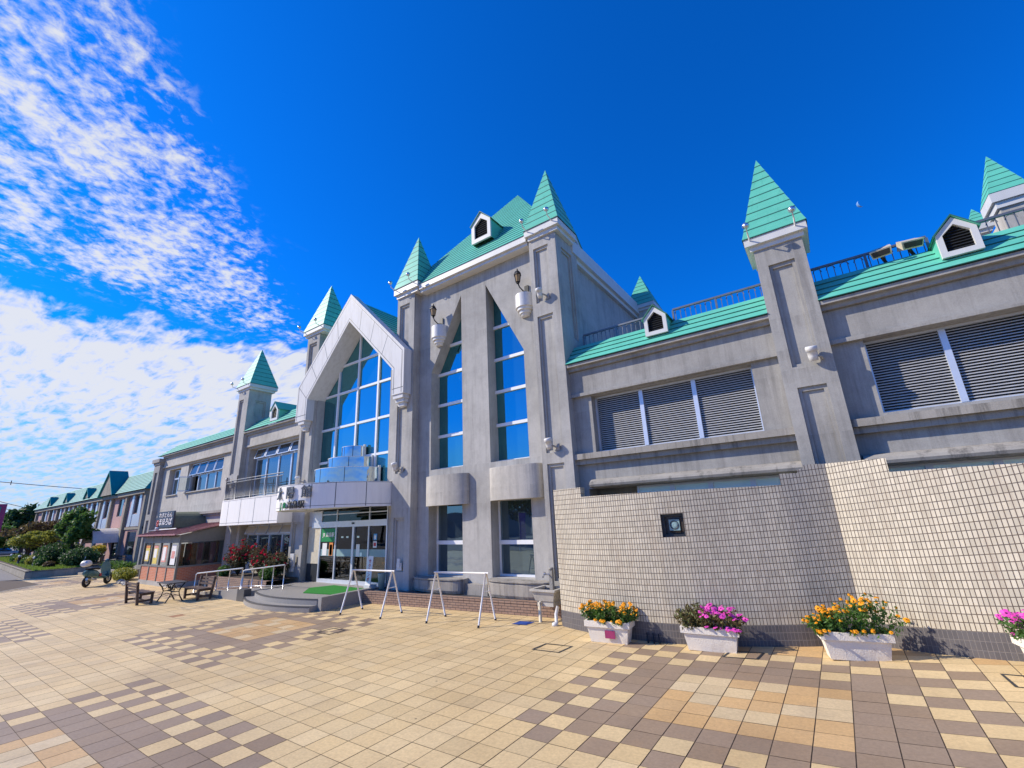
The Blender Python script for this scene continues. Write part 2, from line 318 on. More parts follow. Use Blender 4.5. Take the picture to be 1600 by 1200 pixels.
# ------------------------------------------------------------ mesh helpers
def rot2(a): return math.cos(a), math.sin(a)
class MB:
    def __init__(s): s.v = []; s.f = []; s.m = []; s.uv = {}; s.cur = 0; s.sm = []; s.smooth = False
    def mat(s, i): s.cur = i; return s
    def face(s, pts, uv=None):
        b = len(s.v); s.v += [tuple(p) for p in pts]
        s.f.append(tuple(range(b, b + len(pts)))); s.m.append(s.cur); s.sm.append(s.smooth)
        if uv: s.uv[len(s.f) - 1] = uv
    def box(s, x0, x1, y0, y1, z0, z1, skip=''):
        F = {'y': [(x0, y0, z0), (x1, y0, z0), (x1, y0, z1), (x0, y0, z1)],
             'Y': [(x1, y1, z0), (x0, y1, z0), (x0, y1, z1), (x1, y1, z1)],
             'x': [(x0, y1, z0), (x0, y0, z0), (x0, y0, z1), (x0, y1, z1)],
             'X': [(x1, y0, z0), (x1, y1, z0), (x1, y1, z1), (x1, y0, z1)],
             'z': [(x0, y1, z0), (x1, y1, z0), (x1, y0, z0), (x0, y0, z0)],
             'Z': [(x0, y0, z1), (x1, y0, z1), (x1, y1, z1), (x0, y1, z1)]}
        UV = {'y': lambda p: (p[0], p[2]), 'Y': lambda p: (p[0], p[2]), 'x': lambda p: (p[1], p[2]), 'X': lambda p: (p[1], p[2]),
              'z': lambda p: (p[0], p[1]), 'Z': lambda p: (p[0], p[1])}
        for k, q_ in F.items():
            if k not in skip: s.face(q_, [UV[k](p) for p in q_])
        return s
    def obox(s, M, a, b, c):
        """box with half sizes a,b,c in frame M"""
        P = [M @ Vector((x * a, y * b, z * c)) for x in (-1, 1) for y in (-1, 1) for z in (-1, 1)]
        for q_ in ((0, 1, 3, 2), (4, 6, 7, 5), (0, 4, 5, 1), (2, 3, 7, 6), (0, 2, 6, 4), (1, 5, 7, 3)):
            s.face([P[i] for i in q_])
        return s
    def bar(s, p, q_, wd, th, upv=(0, 0, 1)):
        p, q_ = Vector(p), Vector(q_); d = q_ - p; ln = d.length; d.normalize()
        u = Vector(upv); x = d.cross(u)
        if x.length < 1e-4: x = d.cross(Vector((1, 0, 0)))
        x.normalize(); z = x.cross(d)
        M = Matrix((x, d, z)).transposed().to_4x4(); M.translation = (p + q_) / 2
        return s.obox(M, wd / 2, ln / 2, th / 2)
    def slab(s, outer, holes, a0, a1, axis='y', back=True):
        """polygon (u,z) extruded along axis from a0 (seen face) to a1, with holes"""
        if axis == 'y': P = lambda u, z, a: (u, a, z)
        elif axis == 'x': P = lambda u, z, a: (a, u, z)
        else: P = lambda u, z, a: (u, z, a)
        loops = [outer] + list(holes)
        tri = tessellate_polygon([[Vector((u, z, 0)) for u, z in lp] for lp in loops])
        flat = [p for lp in loops for p in lp]
        for t in tri:
            pts = [flat[i] for i in t]
            ar = sum(pts[i][0] * pts[(i + 1) % 3][1] - pts[(i + 1) % 3][0] * pts[i][1] for i in range(3))
            if ar < 0: pts = pts[::-1]
            fr = [P(u, z, a0) for u, z in pts]; s.face(fr if axis != 'x' else fr[::-1], [tuple(p) for p in (pts if axis != 'x' else pts[::-1])])
            if back:
                bk = [P(u, z, a1) for u, z in pts[::-1]]; s.face(bk if axis != 'x' else bk[::-1], [tuple(p) for p in (pts[::-1] if axis != 'x' else pts)])
        for li, lp in enumerate(loops):
            n = len(lp); ar = sum(lp[i][0] * lp[(i + 1) % n][1] - lp[(i + 1) % n][0] * lp[i][1] for i in range(n))
            ccw = ar > 0
            for i in range(n):
                (u0, z0), (u1, z1) = lp[i], lp[(i + 1) % n]
                q_ = [P(u0, z0, a0), P(u0, z0, a1), P(u1, z1, a1), P(u1, z1, a0)]
                fl = (ccw == (li == 0))
                if axis == 'x': fl = not fl
                uv = [(a0, z0), (a1, z0), (a1, z1), (a0, z1)] if abs(z1 - z0) > abs(u1 - u0) else [(u0, a0), (u0, a1), (u1, a1), (u1, a0)]
                s.face(q_ if fl else q_[::-1], uv if fl else uv[::-1])
        return s
    def tube(s, pts, r, n=8, close=False, caps=True):
        pts = [Vector(p) for p in pts]; rs = r if isinstance(r, (list, tuple)) else [r] * len(pts)
        rings = []; ref = None
        for i, p in enumerate(pts):
            d = (pts[min(i + 1, len(pts) - 1)] - pts[max(i - 1, 0)])
            if close: d = pts[(i + 1) % len(pts)] - pts[i - 1]
            d.normalize()
            if ref is None or abs(ref.dot(d)) > .95: ref = Vector((0, 0, 1)) if abs(d.z) < .9 else Vector((1, 0, 0))
            x = d.cross(ref).normalized(); y = d.cross(x)
            rings.append([p + (x * math.cos(2 * math.pi * k / n) + y * math.sin(2 * math.pi * k / n)) * rs[i] for k in range(n)])
        b = len(s.v)
        for rg in rings: s.v += [tuple(p) for p in rg]
        m = len(rings); sm = s.smooth
        for i in range(m if close else m - 1):
            j = (i + 1) % m
            for k in range(n):
                k2 = (k + 1) % n
                s.f.append((b + i * n + k, b + i * n + k2, b + j * n + k2, b + j * n + k)); s.m.append(s.cur); s.sm.append(True)
        if caps and not close:
            s.f.append(tuple(b + k for k in range(n))[::1]); s.m.append(s.cur); s.sm.append(False)
            s.f.append(tuple(b + (m - 1) * n + k for k in range(n))[::-1]); s.m.append(s.cur); s.sm.append(False)
        return s
    def lathe(s, prof, c, n=16, a0=0, a1=2 * math.pi, sx=1, sy=1, M=None, smooth=True):
        """prof: (r,z) list, around vertical axis at c"""
        full = abs(a1 - a0 - 2 * math.pi) < 1e-6; cnt = n if full else n + 1; b = len(s.v)
        for r_, z in prof:
            for k in range(cnt):
                a = a0 + (a1 - a0) * k / n
                p = Vector((r_ * math.cos(a) * sx, r_ * math.sin(a) * sy, z))
                if M: p = M @ p
                s.v.append((p.x + c[0], p.y + c[1], p.z + c[2]))
        for i in range(len(prof) - 1):
            for k in range(n):
                k2 = (k + 1) % cnt
                s.f.append((b + i * cnt + k, b + i * cnt + k2, b + (i + 1) * cnt + k2, b + (i + 1) * cnt + k)); s.m.append(s.cur); s.sm.append(smooth)
        return s
    def build(s, name, mats, parent=None, world=True, bevel=0):
        me = bpy.data.meshes.new(name); me.from_pydata(s.v, [], s.f)
        if not isinstance(mats, (list, tuple)): mats = [mats]
        for m in mats: me.materials.append(MT[m] if isinstance(m, str) else m)
        me.polygons.foreach_set('material_index', s.m); me.polygons.foreach_set('use_smooth', s.sm)
        if s.uv:
            ul = me.uv_layers.new(name='UVMap')
            for fi, uv in s.uv.items():
                st = me.polygons[fi].loop_start
                for k, t in enumerate(uv): ul.data[st + k].uv = t
        me.validate(); me.update()
        o = bpy.data.objects.new(name, me); COL.objects.link(o)
        if parent is not None:
            o.parent = parent
            if world:
                M = Matrix.Identity(4); p = parent
                M = base_matrix(p); o.matrix_parent_inverse = M.inverted()
        if bevel:
            md = o.modifiers.new('Bevel', 'BEVEL'); md.width = bevel; md.segments = 2; md.limit_method = 'ANGLE'; md.angle_limit = R(35)
        return o
def base_matrix(o):
    M = Matrix.LocRotScale(o.location, o.rotation_euler, o.scale)
    if o.parent: M = base_matrix(o.parent) @ o.matrix_parent_inverse @ M
    return M
def tag(o, label, cat, group=None, kind=None):
    o['label'] = label; o['category'] = cat
    if group: o['group'] = group
    if kind: o['kind'] = kind
    return o
def struct(o): o['kind'] = 'structure'; return o
def thing(name, loc, label, cat, group=None, rz=0):
    o = bpy.data.objects.new(name, None); COL.objects.link(o); o.location = loc; o.rotation_euler = (0, 0, rz)
    o.empty_display_size = .3
    return tag(o, label, cat, group)
def dup(root, loc, rz=None, label=None):
    def cp(o, par):
        c = o.copy(); COL.objects.link(c)
        if par: c.parent = par
        for ch in list(o.children): cp(ch, c)
        return c
    r_ = cp(root, None); r_.location = loc
    if rz is not None: r_.rotation_euler = (0, 0, rz)
    if label: r_['label'] = label
    return r_
def text_mesh(body, size, depth, mat, name, parent, M, align='CENTER', sx=1.0):
    cu = bpy.data.curves.new(name, 'FONT'); cu.body = body; cu.size = size; cu.extrude = depth; cu.align_x = align; cu.align_y = 'CENTER'
    cu.resolution_u = 3; cu.offset = size * .012
    to = bpy.data.objects.new(name, cu); COL.objects.link(to)
    dg = bpy.context.evaluated_depsgraph_get(); me = bpy.data.meshes.new_from_object(to.evaluated_get(dg))
    bpy.data.objects.remove(to); bpy.data.curves.remove(cu)
    me.name = name; me.transform(M @ Matrix.Diagonal((sx, 1, 1, 1))); me.materials.clear(); me.materials.append(MT[mat])
    o = bpy.data.objects.new(name, me); COL.objects.link(o)
    if parent is not None: o.parent = parent; o.matrix_parent_inverse = base_matrix(parent).inverted()
    return o
def facing(p, ang=0):
    """frame for text standing at p facing -Y, turned by ang about Z"""
    return Matrix.Translation(p) @ Matrix.Rotation(ang, 4, 'Z') @ Matrix.Rotation(R(90), 4, 'X')
def leaves(mb, c, rad, n, size, rg, shell=.55, up=.2, elong=1.6):
    for _ in range(n):
        d = Vector((rg.gauss(0, 1), rg.gauss(0, 1), rg.gauss(0, 1))).normalized()
        rr = shell + (1 - shell) * rg.random() ** .6
        rr *= rg.uniform(.82, 1.08)
        p = Vector((c[0] + d.x * rad[0] * rr, c[1] + d.y * rad[1] * rr, c[2] + d.z * rad[2] * rr))
        leaf(mb, p, size * rg.uniform(.6, 1.3), rg, d, elong, up)
def leaf(mb, p, sz, rg, d=None, elong=1.6, up=.2):
    nrm = Vector((rg.gauss(0, 1), rg.gauss(0, 1), rg.gauss(0, 1) + up))
    if d is not None: nrm = nrm + d * 1.1
    nrm.normalize(); t = nrm.cross(Vector((rg.gauss(0, 1), rg.gauss(0, 1), rg.gauss(0, 1)))).normalized(); b = nrm.cross(t)
    a, e = sz * .5, sz * .5 * elong
    mb.face([p - t * e, p - b * a * .8 + nrm * sz * .1, p + t * e, p + b * a * .8 + nrm * sz * .1])
def crown(mb, c, rad, blobs, n, size, rg, shell=.5):
    """uneven crown: leaf clumps scattered through an ellipsoid"""
    for _ in range(blobs):
        d = Vector((rg.gauss(0, 1), rg.gauss(0, 1), rg.gauss(0, 1))).normalized() * rg.uniform(.35, .92)
        cc = (c[0] + d.x * rad[0], c[1] + d.y * rad[1], c[2] + d.z * rad[2]); k = rg.uniform(.26, .48)
        leaves(mb, cc, (rad[0] * k, rad[1] * k, rad[2] * k * .85), n, size, rg, shell)
def courses(mb, x0, x1, y0, z0, y1, z1, n, lip=.03, hipL=0, hipR=0, seam=.09):
    """lapped sheet-metal courses on a slope facing -Y (hips lean the ends in)"""
    dn = math.hypot(y1 - y0, z1 - z0); ny, nz = -(z1 - z0) / dn * lip, (y1 - y0) / dn * lip
    for i in range(n):
        for t0, t1, m in ((i / n, (i + seam) / n, 1), ((i + seam) / n, (i + 1) / n, 0)):
            k0, k1 = 1 - (t0 * n - i), 1 - (t1 * n - i)
            ya, za, yb, zb = y0 + (y1 - y0) * t0, z0 + (z1 - z0) * t0, y0 + (y1 - y0) * t1, z0 + (z1 - z0) * t1
            A0, A1, B0, B1 = x0 + hipL * t0, x1 - hipR * t0, x0 + hipL * t1, x1 - hipR * t1
            mb.mat(m).face([(A0, ya + ny * k0, za + nz * k0), (A1, ya + ny * k0, za + nz * k0), (B1, yb + ny * k1, zb + nz * k1), (B0, yb + ny * k1, zb + nz * k1)])
        t = i / n; ya, za = y0 + (y1 - y0) * t, z0 + (z1 - z0) * t; A0, A1 = x0 + hipL * t, x1 - hipR * t
        mb.mat(1).face([(A0, ya, za), (A1, ya, za), (A1, ya + ny, za + nz), (A0, ya + ny, za + nz)])
    mb.mat(0)
def spire(mb, x0, x1, y0, y1, z0, za, n, lip=.007, seam=.10, ap=None):
    cx, cy_ = ap or ((x0 + x1) / 2, (y0 + y1) / 2)
    P = lambda t, o: [(cx + (x - cx) * (1 - t) + math.copysign(o, x - cx), cy_ + (y - cy_) * (1 - t) + math.copysign(o, y - cy_), z0 + (za - z0) * t)
                      for x, y in ((x0, y0), (x1, y0), (x1, y1), (x0, y1))]
    for i in range(n):
        a, s_, b, a0 = P(i / n, lip), P((i + seam) / n, lip * (1 - seam)), P((i + 1) / n, 0.0), P(i / n, 0.0)
        for k in range(4):
            j = (k + 1) % 4
            mb.mat(1).face([a0[k], a0[j], a[j], a[k]])
            mb.mat(1).face([a[k], a[j], s_[j], s_[k]])
            mb.mat(0).face([s_[k], s_[j], b[j], b[k]])
    mb.mat(0)
# ground height: the square rises gently to the right
_tab = []
for i in range(-80, 60):
    Xa = i / 10 * 1.0
    r_ = .000364 * max(0, Xa * .7407 + 6) ** 3 if Xa < 3 else .000364 * (3 * .7407 + 6) ** 3
    z = 2.7 * r_ / (1 + r_); _tab.append((Xa * (1 - z / 2.7), z))
def zg(x):
    if x <= _tab[0][0]: return 0.0
    for (xa, za), (xb, zb) in zip(_tab, _tab[1:]):
        if x <= xb: return za + (zb - za) * (x - xa) / (xb - xa)
    return _tab[-1][1]
# ------------------------------------------------------------ ground
def tile_type(i, j):
    """brown / tan / cream inlays: rectangles of checker, ring and tan heart, staggered over the square"""
    T = .385
    x, y = (i + .5) * T, (j + .5) * T
    for cx, cy_ in ((-1.45, 7.55), (-13.8, 7.05), (-26.6, 6.6), (-39.5, 7.0), (-8.9, 1.35), (-21.7, 1.45), (-34.5, 1.2), (3.6, 1.35)):
        dx, dy = abs(x - cx), abs(y - cy_)
        if dx < 2.75 and dy < 2.35:
            ii = int((x - cx + 20 * T) // T); jj = int((y - cy_ + 20 * T) // T)
            if dx < 1.16 and dy < .96: return 'tan'
            if dx < 1.55 and dy < 1.35: return 'brown'
            if dx < 1.95 and dy < 1.55 and (ii + jj) % 3: return 'brown'
            return 'brown' if (ii + jj) % 2 == 0 else 'cream'
    return 'cream'
mb = MB(); T = .385; cols = []
PC = {'cream': (.71, .535, .28), 'cream2': (.68, .53, .31), 'tan': (.62, .405, .185), 'brown': (.335, .245, .165)}
def road_limit(y): return -36.6 - max(0, y - 4.6) * 1.25 if y < 7.2 else -47.0
for i in range(int(-47 / T), int(7 / T)):
    for j in range(int(-6 / T), int(12.1 / T)):
        x0, y0 = i * T, j * T
        if x0 < road_limit(y0 + T): continue
        t = tile_type(i, j); c = PC[t]; k = rng.gauss(.985, .045); h = rng.uniform(-.06, .06)
        if t == 'tan' and rng.random() < .34: c = PC['cream2']
        if x0 > -3 and y0 > 9.55 + max(0, .35 * (1.4 - abs(x0 + .1))) and rng.random() < .45: c = PC['tan']
        if rng.random() < .0015 and t == 'cream': c, k = (.44, .21, .085), 1
        gx, gy = .0058, .004
        dz = rng.uniform(-.0012, .0012)
        z0, z1 = zg(x0) + dz, zg(x0 + T) + dz
        mb.face([(x0 + gx, y0 + gy, z0), (x0 + T - gx, y0 + gy, z1), (x0 + T - gx, y0 + T - gy, z1), (x0 + gx, y0 + T - gy, z0)])
        cols.append((c[0] * k, c[1] * k * (1 + h * .3), c[2] * k * (1 + h)))
pv = mb.build('plaza_paving', 'paver'); struct(pv)
ca = pv.data.color_attributes.new('tilecol', 'FLOAT_COLOR', 'CORNER')
for p, c in zip(pv.data.polygons, cols):
    for li in p.loop_indices: ca.data[li].color = (*c, 1)
mb = MB()
xs = [-47, -30, -20, -10, -8] + [x * .5 - 7.5 for x in range(0, 34)] + [20]
for a, b in zip(xs, xs[1:]):
    mb.face([(a, -6.5, zg(a) - .005), (b, -6.5, zg(b) - .005), (b, 13, zg(b) - .005), (a, 13, zg(a) - .005)])
struct(mb.build('paving_bed', 'joint'))
mb = MB(); mb.face([(-3000, -3000, -.03), (3000, -3000, -.03), (3000, 3000, -.03), (-3000, 3000, -.03)])
struct(mb.build('ground', 'asphalt'))
# pale kerb line between paving and road
mb = MB(); pts = []
for k in range(0, 27):
    y = -6 + k * .5; pts.append((road_limit(y) - .12, y))
for (xa, ya), (xb, yb) in zip(pts, pts[1:]):
    mb.face([(xa - .25, ya, .012), (xa + .2, ya, .012), (xb + .2, yb, .012), (xb - .25, yb, .012)])
struct(mb.build('kerb', 'kerb'))

# ------------------------------------------------------------ station building
ST = thing('station_building', (-10, 12, 0), 'castle-like grey railway station with green spires and a glazed white gable', 'building')
YP, YW = 11.6, 11.9

def panel_slab(x0, x1, y0, z0, z1, panels, depth=.10, parent=None, axis='y'):
    pass
def pillar(x0, x1, z1, panels, ydeep, corn=None, apex=None, ztop=None, n=9, front=YP, side=None, mat='conc', z0=0, lamps=(), center=None):
    mb = MB(); s = .055
    def rect(a, b, c, d): return [(a, c), (b, c), (b, d), (a, d)]
    mb.slab(rect(x0, x1, z0, z1), [rect(*p) for p in panels], front, front + s, back=False)
    mb.slab(rect(x0, x1, z0, z1), [rect(p[0] + .07, p[1] - .07, p[2] + .07, p[3] - .09) for p in panels], front + s, front + 2 * s, back=False)
    y2 = front + 2 * s
    if side:
        mb.box(x0, x1 - 2 * s, y2, ydeep, z0, z1, skip='X')
        mb.slab(rect(y2, ydeep, z0, z1), [rect(*p) for p in side], x1, x1 - s, 'x', back=False)
        mb.slab(rect(y2, ydeep, z0, z1), [rect(p[0] + .07, p[1] - .07, p[2] + .07, p[3] - .09) for p in side], x1 - s, x1 - 2 * s, 'x', back=False)
        mb.face([(x1 - 2 * s, y2, z0), (x1 - 2 * s, ydeep, z0), (x1 - 2 * s, ydeep, z1), (x1 - 2 * s, y2, z1)])
        mb.face([(x1 - 2 * s, ydeep, z0), (x1, ydeep, z0), (x1, ydeep, z1), (x1 - 2 * s, ydeep, z1)][::-1])
    else:
        mb.box(x0, x1, y2, ydeep, z0, z1)
    P = mb.build('pillar', mat, ST)
    if corn:
        a, b, c, d, za, zb = corn
        k = MB(); h = zb - za
        k.box(a + .09, b - .09, c + .09, d - .09, za, za + h * .38); k.box(a, b, c, d, za + h * .38, zb)
        k.build('cornice', 'white', P, bevel=.012)
        e = MB(); spire(e, a - .02, b + .02, c - .02, d + .02, zb, apex, n); e.build('spire_roof', ['roof', 'roofedge'], P)
        if lamps is not None:
            for lx in (a + .14, b - .22):
                floodlight((lx, c - .02, zb - .06), P, up=True)
    return P
def floodlight(p, parent, up=False, s=1.0):
    """round silver lamp on a bracket (up) or white cylinder spotlight"""
    x, y, z = p; mb = MB()
    if up:
        mb.mat(0).tube([(x, y + .02, z), (x, y - .26 * s, z + .05), (x, y - .30 * s, z + .2 * s)], .018, 6)
        M = Matrix.Rotation(R(-62), 4, 'X')
        mb.mat(1).lathe([(.005, -.10), (.055, -.085), (.08, -.03), (.085, .015), (.07, .015), (.0, .0)], (x, y - .30 * s, z + .26 * s), 14, M=M)
        return mb.build('floodlight', ['rackwhite', 'silver'], parent)
    M = Matrix.Rotation(R(18), 4, 'X')
    mb.mat(0).lathe([(.0, -.17), (.085, -.16), (.095, -.05), (.10, .06), (.115, .065), (.115, .15), (.10, .17), (.0, .17)], (x, y - .22, z), 14, M=M)
    mb.mat(1).tube([(x + .10, y - .2, z - .06), (x + .17, y - .12, z - .1), (x + .16, y + .02, z - .12)], .028, 7)
    mb.mat(1).box(x + .07, x + .25, y - .03, y + .005, z - .2, z + .0)
    return mb.build('floodlight', ['lampwhite', 'conc'], parent)

def frame_rect(mb, x0, x1, z0, z1, y, w=.06, d=.06):
    mb.box(x0, x1, y, y + d, z0, z0 + w); mb.box(x0, x1, y, y + d, z1 - w, z1)
    mb.box(x0, x0 + w, y, y + d, z0 + w, z1 - w); mb.box(x1 - w, x1, y, y + d, z0 + w, z1 - w)

# --- right wing
rc = lambda a, b, c, d: [(a, c), (b, c), (b, d), (a, d)]
mb = MB()
holesR = [rc(-5.42, -1.1, 4.36, 6.03), rc(1.12, 6.2, 4.42, 6.06), rc(-5.75, -.62, 2.2, 3.34), rc(.62, 7.4, 2.2, 3.35)]
mb.slab(rc(-6.04, 11, 0, 6.95), holesR, YW, 12.5)
mb.box(-6.04, 11, 12.5, 12.9, 0, 7.8, skip='y')
mb.face([(-6.04, 12.6, 0), (11, 12.6, 0), (11, 12.6, 6.9), (-6.04, 12.6, 6.9)])
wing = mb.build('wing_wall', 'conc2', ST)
mb = MB()
for a, b in ((-6.03, -.5), (.52, 11)):
    mb.box(a, b, 11.84, 11.897, 6.16, 6.86)                      # proud frieze
    mb.box(a, b, 11.78, 11.897, 6.06, 6.157)
mb.build('frieze', 'conc2', wing, bevel=.012)
mb = MB()
for a, b in ((-6.03, -.5), (.52, 11)):
    mb.box(a, b, 11.66, 11.895, 4.17, 4.33)
    mb.box(a, b, 11.76, 11.895, 4.03, 4.168)
mb.build('sill_band', 'ledge', wing, bevel=.02)
mb = MB()
for a, b in ((-5.6, -.5), (.58, 11)):
    n = 8
    prof = [(11.895, 3.60), (11.74, 3.57), (11.64, 3.50), (11.61, 3.44), (11.63, 3.38), (11.70, 3.35), (11.895, 3.35)]
    for (ya, za), (yb, zb) in zip(prof, prof[1:]): mb.face([(a, ya, za), (b, ya, za), (b, yb, zb), (a, yb, zb)][::-1])
    mb.face([(a, y, z) for y, z in prof]); mb.face([(b, y, z) for y, z in prof][::-1])
mb.build('lower_ledge', 'ledge', wing)
mb = MB()
for a, b in ((-6.03, -.5), (.52, 11)):
    mb.box(a, b, 11.74, 11.893, 6.87, 6.98); mb.box(a, b, 11.62, 11.893, 6.98, 7.07)
mb.build('eaves_gutter', 'conc2', wing, bevel=.015)
for a, b in ((-6.03, -.5), (.52, 11)):
    mb = MB(); courses(mb, a, b, 11.58, 7.075, 12.32, 7.86, 4, .02)
    mb.mat(0).face([(a, 12.32, 7.86), (b, 12.32, 7.86), (b, 13.9, 7.9), (a, 13.9, 7.9)])
    courses(mb, a, b, 13.9, 7.9, 14.9, 8.75, 12, .02)
    mb.build('mansard_roof', ['roof', 'roofedge'], ST)
def louvers(x0, x1, z0, z1, cols_, y):
    fr = MB()
    frame_rect(fr, x0, x1, z0, z1, y, .05, .09)
    for c in cols_: fr.box(c - .055, c + .055, y - .02, y + .07, z0 + .05, z1 - .05)
    F = fr.build('louver_frame', 'alu', ST)
    edges = [x0] + list(cols_) + [x1]
    for a, b in zip(edges, edges[1:]):
        mb = MB(); n = 26; h = (z1 - z0 - .1) / n
        for i in range(n):
            z = z0 + .05 + i * h
            aa, bb = a + .055, b - .055
            mb.face([(aa, y + .03, z + .014), (bb, y + .03, z + .014), (bb, y + .075, z + h * .62), (aa, y + .075, z + h * .62)])
            mb.face([(aa, y + .03, z), (bb, y + .03, z), (bb, y + .03, z + .014), (aa, y + .03, z + .014)])
        mb.mat(1).face([(a, y + .11, z0), (b, y + .11, z0), (b, y + .11, z1), (a, y + .11, z1)])
        mb.build('louver_slats', ['slat', 'black'], F)
louvers(-5.42, -1.1, 4.36, 6.03, (-4.0, -2.55), 12.16)
louvers(1.12, 6.2, 4.42, 6.06, (2.42, 3.72, 4.95), 12.16)
def clerestory(x0, x1, z0, z1, n, y=12.05):
    fr = MB(); frame_rect(fr, x0, x1, z0, z1, y, .05, .08); wd = (x1 - x0) / n
    for k in range(1, n): fr.box(x0 + k * wd - .06, x0 + k * wd + .06, y - .01, y + .07, z0 + .05, z1 - .05)
    F = fr.build('window_frame', 'frame', ST)
    for k in range(n):
        p = MB(); p.face([(x0 + k * wd + .02, y + .05, z0), (x0 + (k + 1) * wd - .02, y + .05, z0), (x0 + (k + 1) * wd - .02, y + .05, z1), (x0 + k * wd + .02, y + .05, z1)]); p.build('window_pane', 'mint', F)
clerestory(-4.4, -.62, 2.2, 3.335, 4); clerestory(.62, 7.4, 2.2, 3.345, 7)

# tall pillar between the two wing bays
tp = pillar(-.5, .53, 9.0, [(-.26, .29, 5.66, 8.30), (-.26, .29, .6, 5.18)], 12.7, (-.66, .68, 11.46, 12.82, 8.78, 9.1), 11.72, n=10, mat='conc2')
floodlight((.17, 11.66, 5.85), tp)

# --- tower
tw = MB()
gl = [(-12.2, 4.47), (-10.58, 4.47), (-10.58, 11.2), (-12.2, 8.3)]
gr = [(-9.34, 4.47), (-7.76, 4.47), (-7.76, 8.16), (-9.34, 11.2)]
lowL = rc(-12.28, -10.64, .84, 3.2); lowR = rc(-9.4, -7.79, .86, 3.2)
tw.slab(rc(-12.9, -7.06, 0, 11.95), [gl, gr, lowL, lowR], 11.95, 12.55, back=False)
tw.face([(-13.8, 13.0, 0), (-6.2, 13.0, 0), (-6.2, 13.0, 11.9), (-13.8, 13.0, 11.9)])
tw.box(-13.75, -6.24, 13.1, 20.1, 0, 11.9)
tower = tw.build('tower_wall', 'conc', ST)
pR = pillar(-7.08, -6.03, 12.1, [(-6.92, -6.33, 9.46, 11.55), (-6.92, -6.33, 4.47, 8.98), (-6.92, -6.33, .9, 4.14)], 13.15,
            (-7.16, -5.8, 11.44, 12.8, 11.9, 12.28), 15.05, n=9, side=[(11.98, 12.72, 8.2, 11.5)])
pL = pillar(-13.93, -12.88, 12.1, [(-13.78, -13.18, 9.4, 11.6), (-13.78, -13.18, 4.45, 7.15), (-13.78, -13.18, .95, 2.82)], 13.15,
            (-14.02, -12.55, 11.44, 12.85, 11.95, 12.38), 15.15, n=9)
for p, par in (((-6.68, 11.66, 9.72), pR), ((-6.72, 11.66, 4.72), pR), ((-13.55, 11.66, 9.5), pL), ((-13.62, 11.66, 4.7), pL)): floodlight(p, par)
mb = MB()
mb.box(-12.55, -7.16, 11.62, 11.948, 11.84, 11.96); mb.box(-12.55, -7.16, 11.53, 11.95, 11.96, 12.2)
mb.box(-6.24, -6.1, 12.8, 20.2, 11.5, 11.68); mb.box(-6.24, -5.98, 12.8, 20.3, 11.68, 12.22)
mb.build('tower_cornice', 'white', tower, bevel=.012)
# pyramid roof
mb = MB(); n = 34; X0, X1, Y0, Y1, Z0, AP = -13.85, -6.05, 11.52, 20.3, 12.2, (-9.95, 15.55, 17.95)
spire(mb, X0, X1, Y0, Y1, Z0, AP[2], 27, .012, .26, (AP[0], AP[1]))
mb.build('tower_roof', ['roof', 'roofedge'], ST)
def dormer(x0, x1, zb, zs, za, y, depth, ang=0, c=None, name='dormer'):
    """gabled louvred dormer, front at y facing -Y (or turned about c)"""
    cx = (x0 + x1) / 2; t = (x1 - x0) * .16
    M = Matrix.Translation(c) @ Matrix.Rotation(ang, 4, 'Z') @ Matrix.Translation(-Vector(c)) if c else None
    mb = MB()
    mb.slab([(x0, zb), (x1, zb), (x1, zs), (cx, za), (x0, zs)], [[(x0 + t, zb + t * 1.1), (x1 - t, zb + t * 1.1), (x1 - t, zs - t * .35), (cx, za - t * 1.6), (x0 + t, zs - t * .35)]], y, y + .08)
    D = mb.build(name, 'white', ST)
    r_ = MB(); o = .05
    for xa, xb in ((x0 - o, cx), (x1 + o, cx)):
        za_, zb_ = zs - o * .8, za + .03
        q_ = [(xa, y - .04, za_), (xb, y - .04, zb_), (xb, y + depth, zb_), (xa, y + depth, za_)]
        r_.face(q_); r_.face([(p[0], p[1], p[2] + .035) for p in q_][::-1])
        r_.mat(1).face([(xa, y - .04, za_), (xb, y - .04, zb_), (xb, y - .04, zb_ + .035), (xa, y - .04, za_ + .035)]); r_.mat(0)
    for xa in (x0 + .005, x1 - .005): r_.face([(xa, y + .03, zb), (xa, y + depth, zb), (xa, y + depth, zs), (xa, y + .03, zs)])
    r_.build('dormer_roof', ['roof', 'roofedge'], D)
    s = MB(); n = 12; h = (za - zb) / n
    for i in range(n):
        z = zb + t * .9 + i * h * .9
        hw = (x1 - x0) / 2 - t * .8
        if z + h > zs - t * .35: hw *= max(.02, (za - t * 1.5 - z - h * .6) / (za - t * 1.5 - zs + t * .35))
        if hw < .03: continue
        s.face([(cx - hw, y + .05, z), (cx + hw, y + .05, z), (cx + hw, y + .10, z + h * .75), (cx - hw, y + .10, z + h * .75)])
    s.mat(1).slab([(x0 + t * .9, zb + t), (x1 - t * .9, zb + t), (x1 - t * .9, zs - t * .3), (cx, za - t * 1.5), (x0 + t * .9, zs - t * .3)], [], y + .12, y + .14)
    s.build('dormer_louver', ['darkmetal', 'black'], D)
    if M: D.matrix_parent_inverse = D.matrix_parent_inverse @ M
    return D
dormer(-10.02, -9.05, 13.28, 14.12, 14.58, 12.0, 1.6)
dormer(-7.3, -6.3, 12.75, 13.5, 13.95, 14.9, 1.4, R(90), (-6.8, 14.9, 0))
dormer(-3.5, -2.88, 7.36, 7.88, 8.2, 11.72, .9); dormer(2.72, 3.34, 7.36, 7.88, 8.2, 11.72, .9)
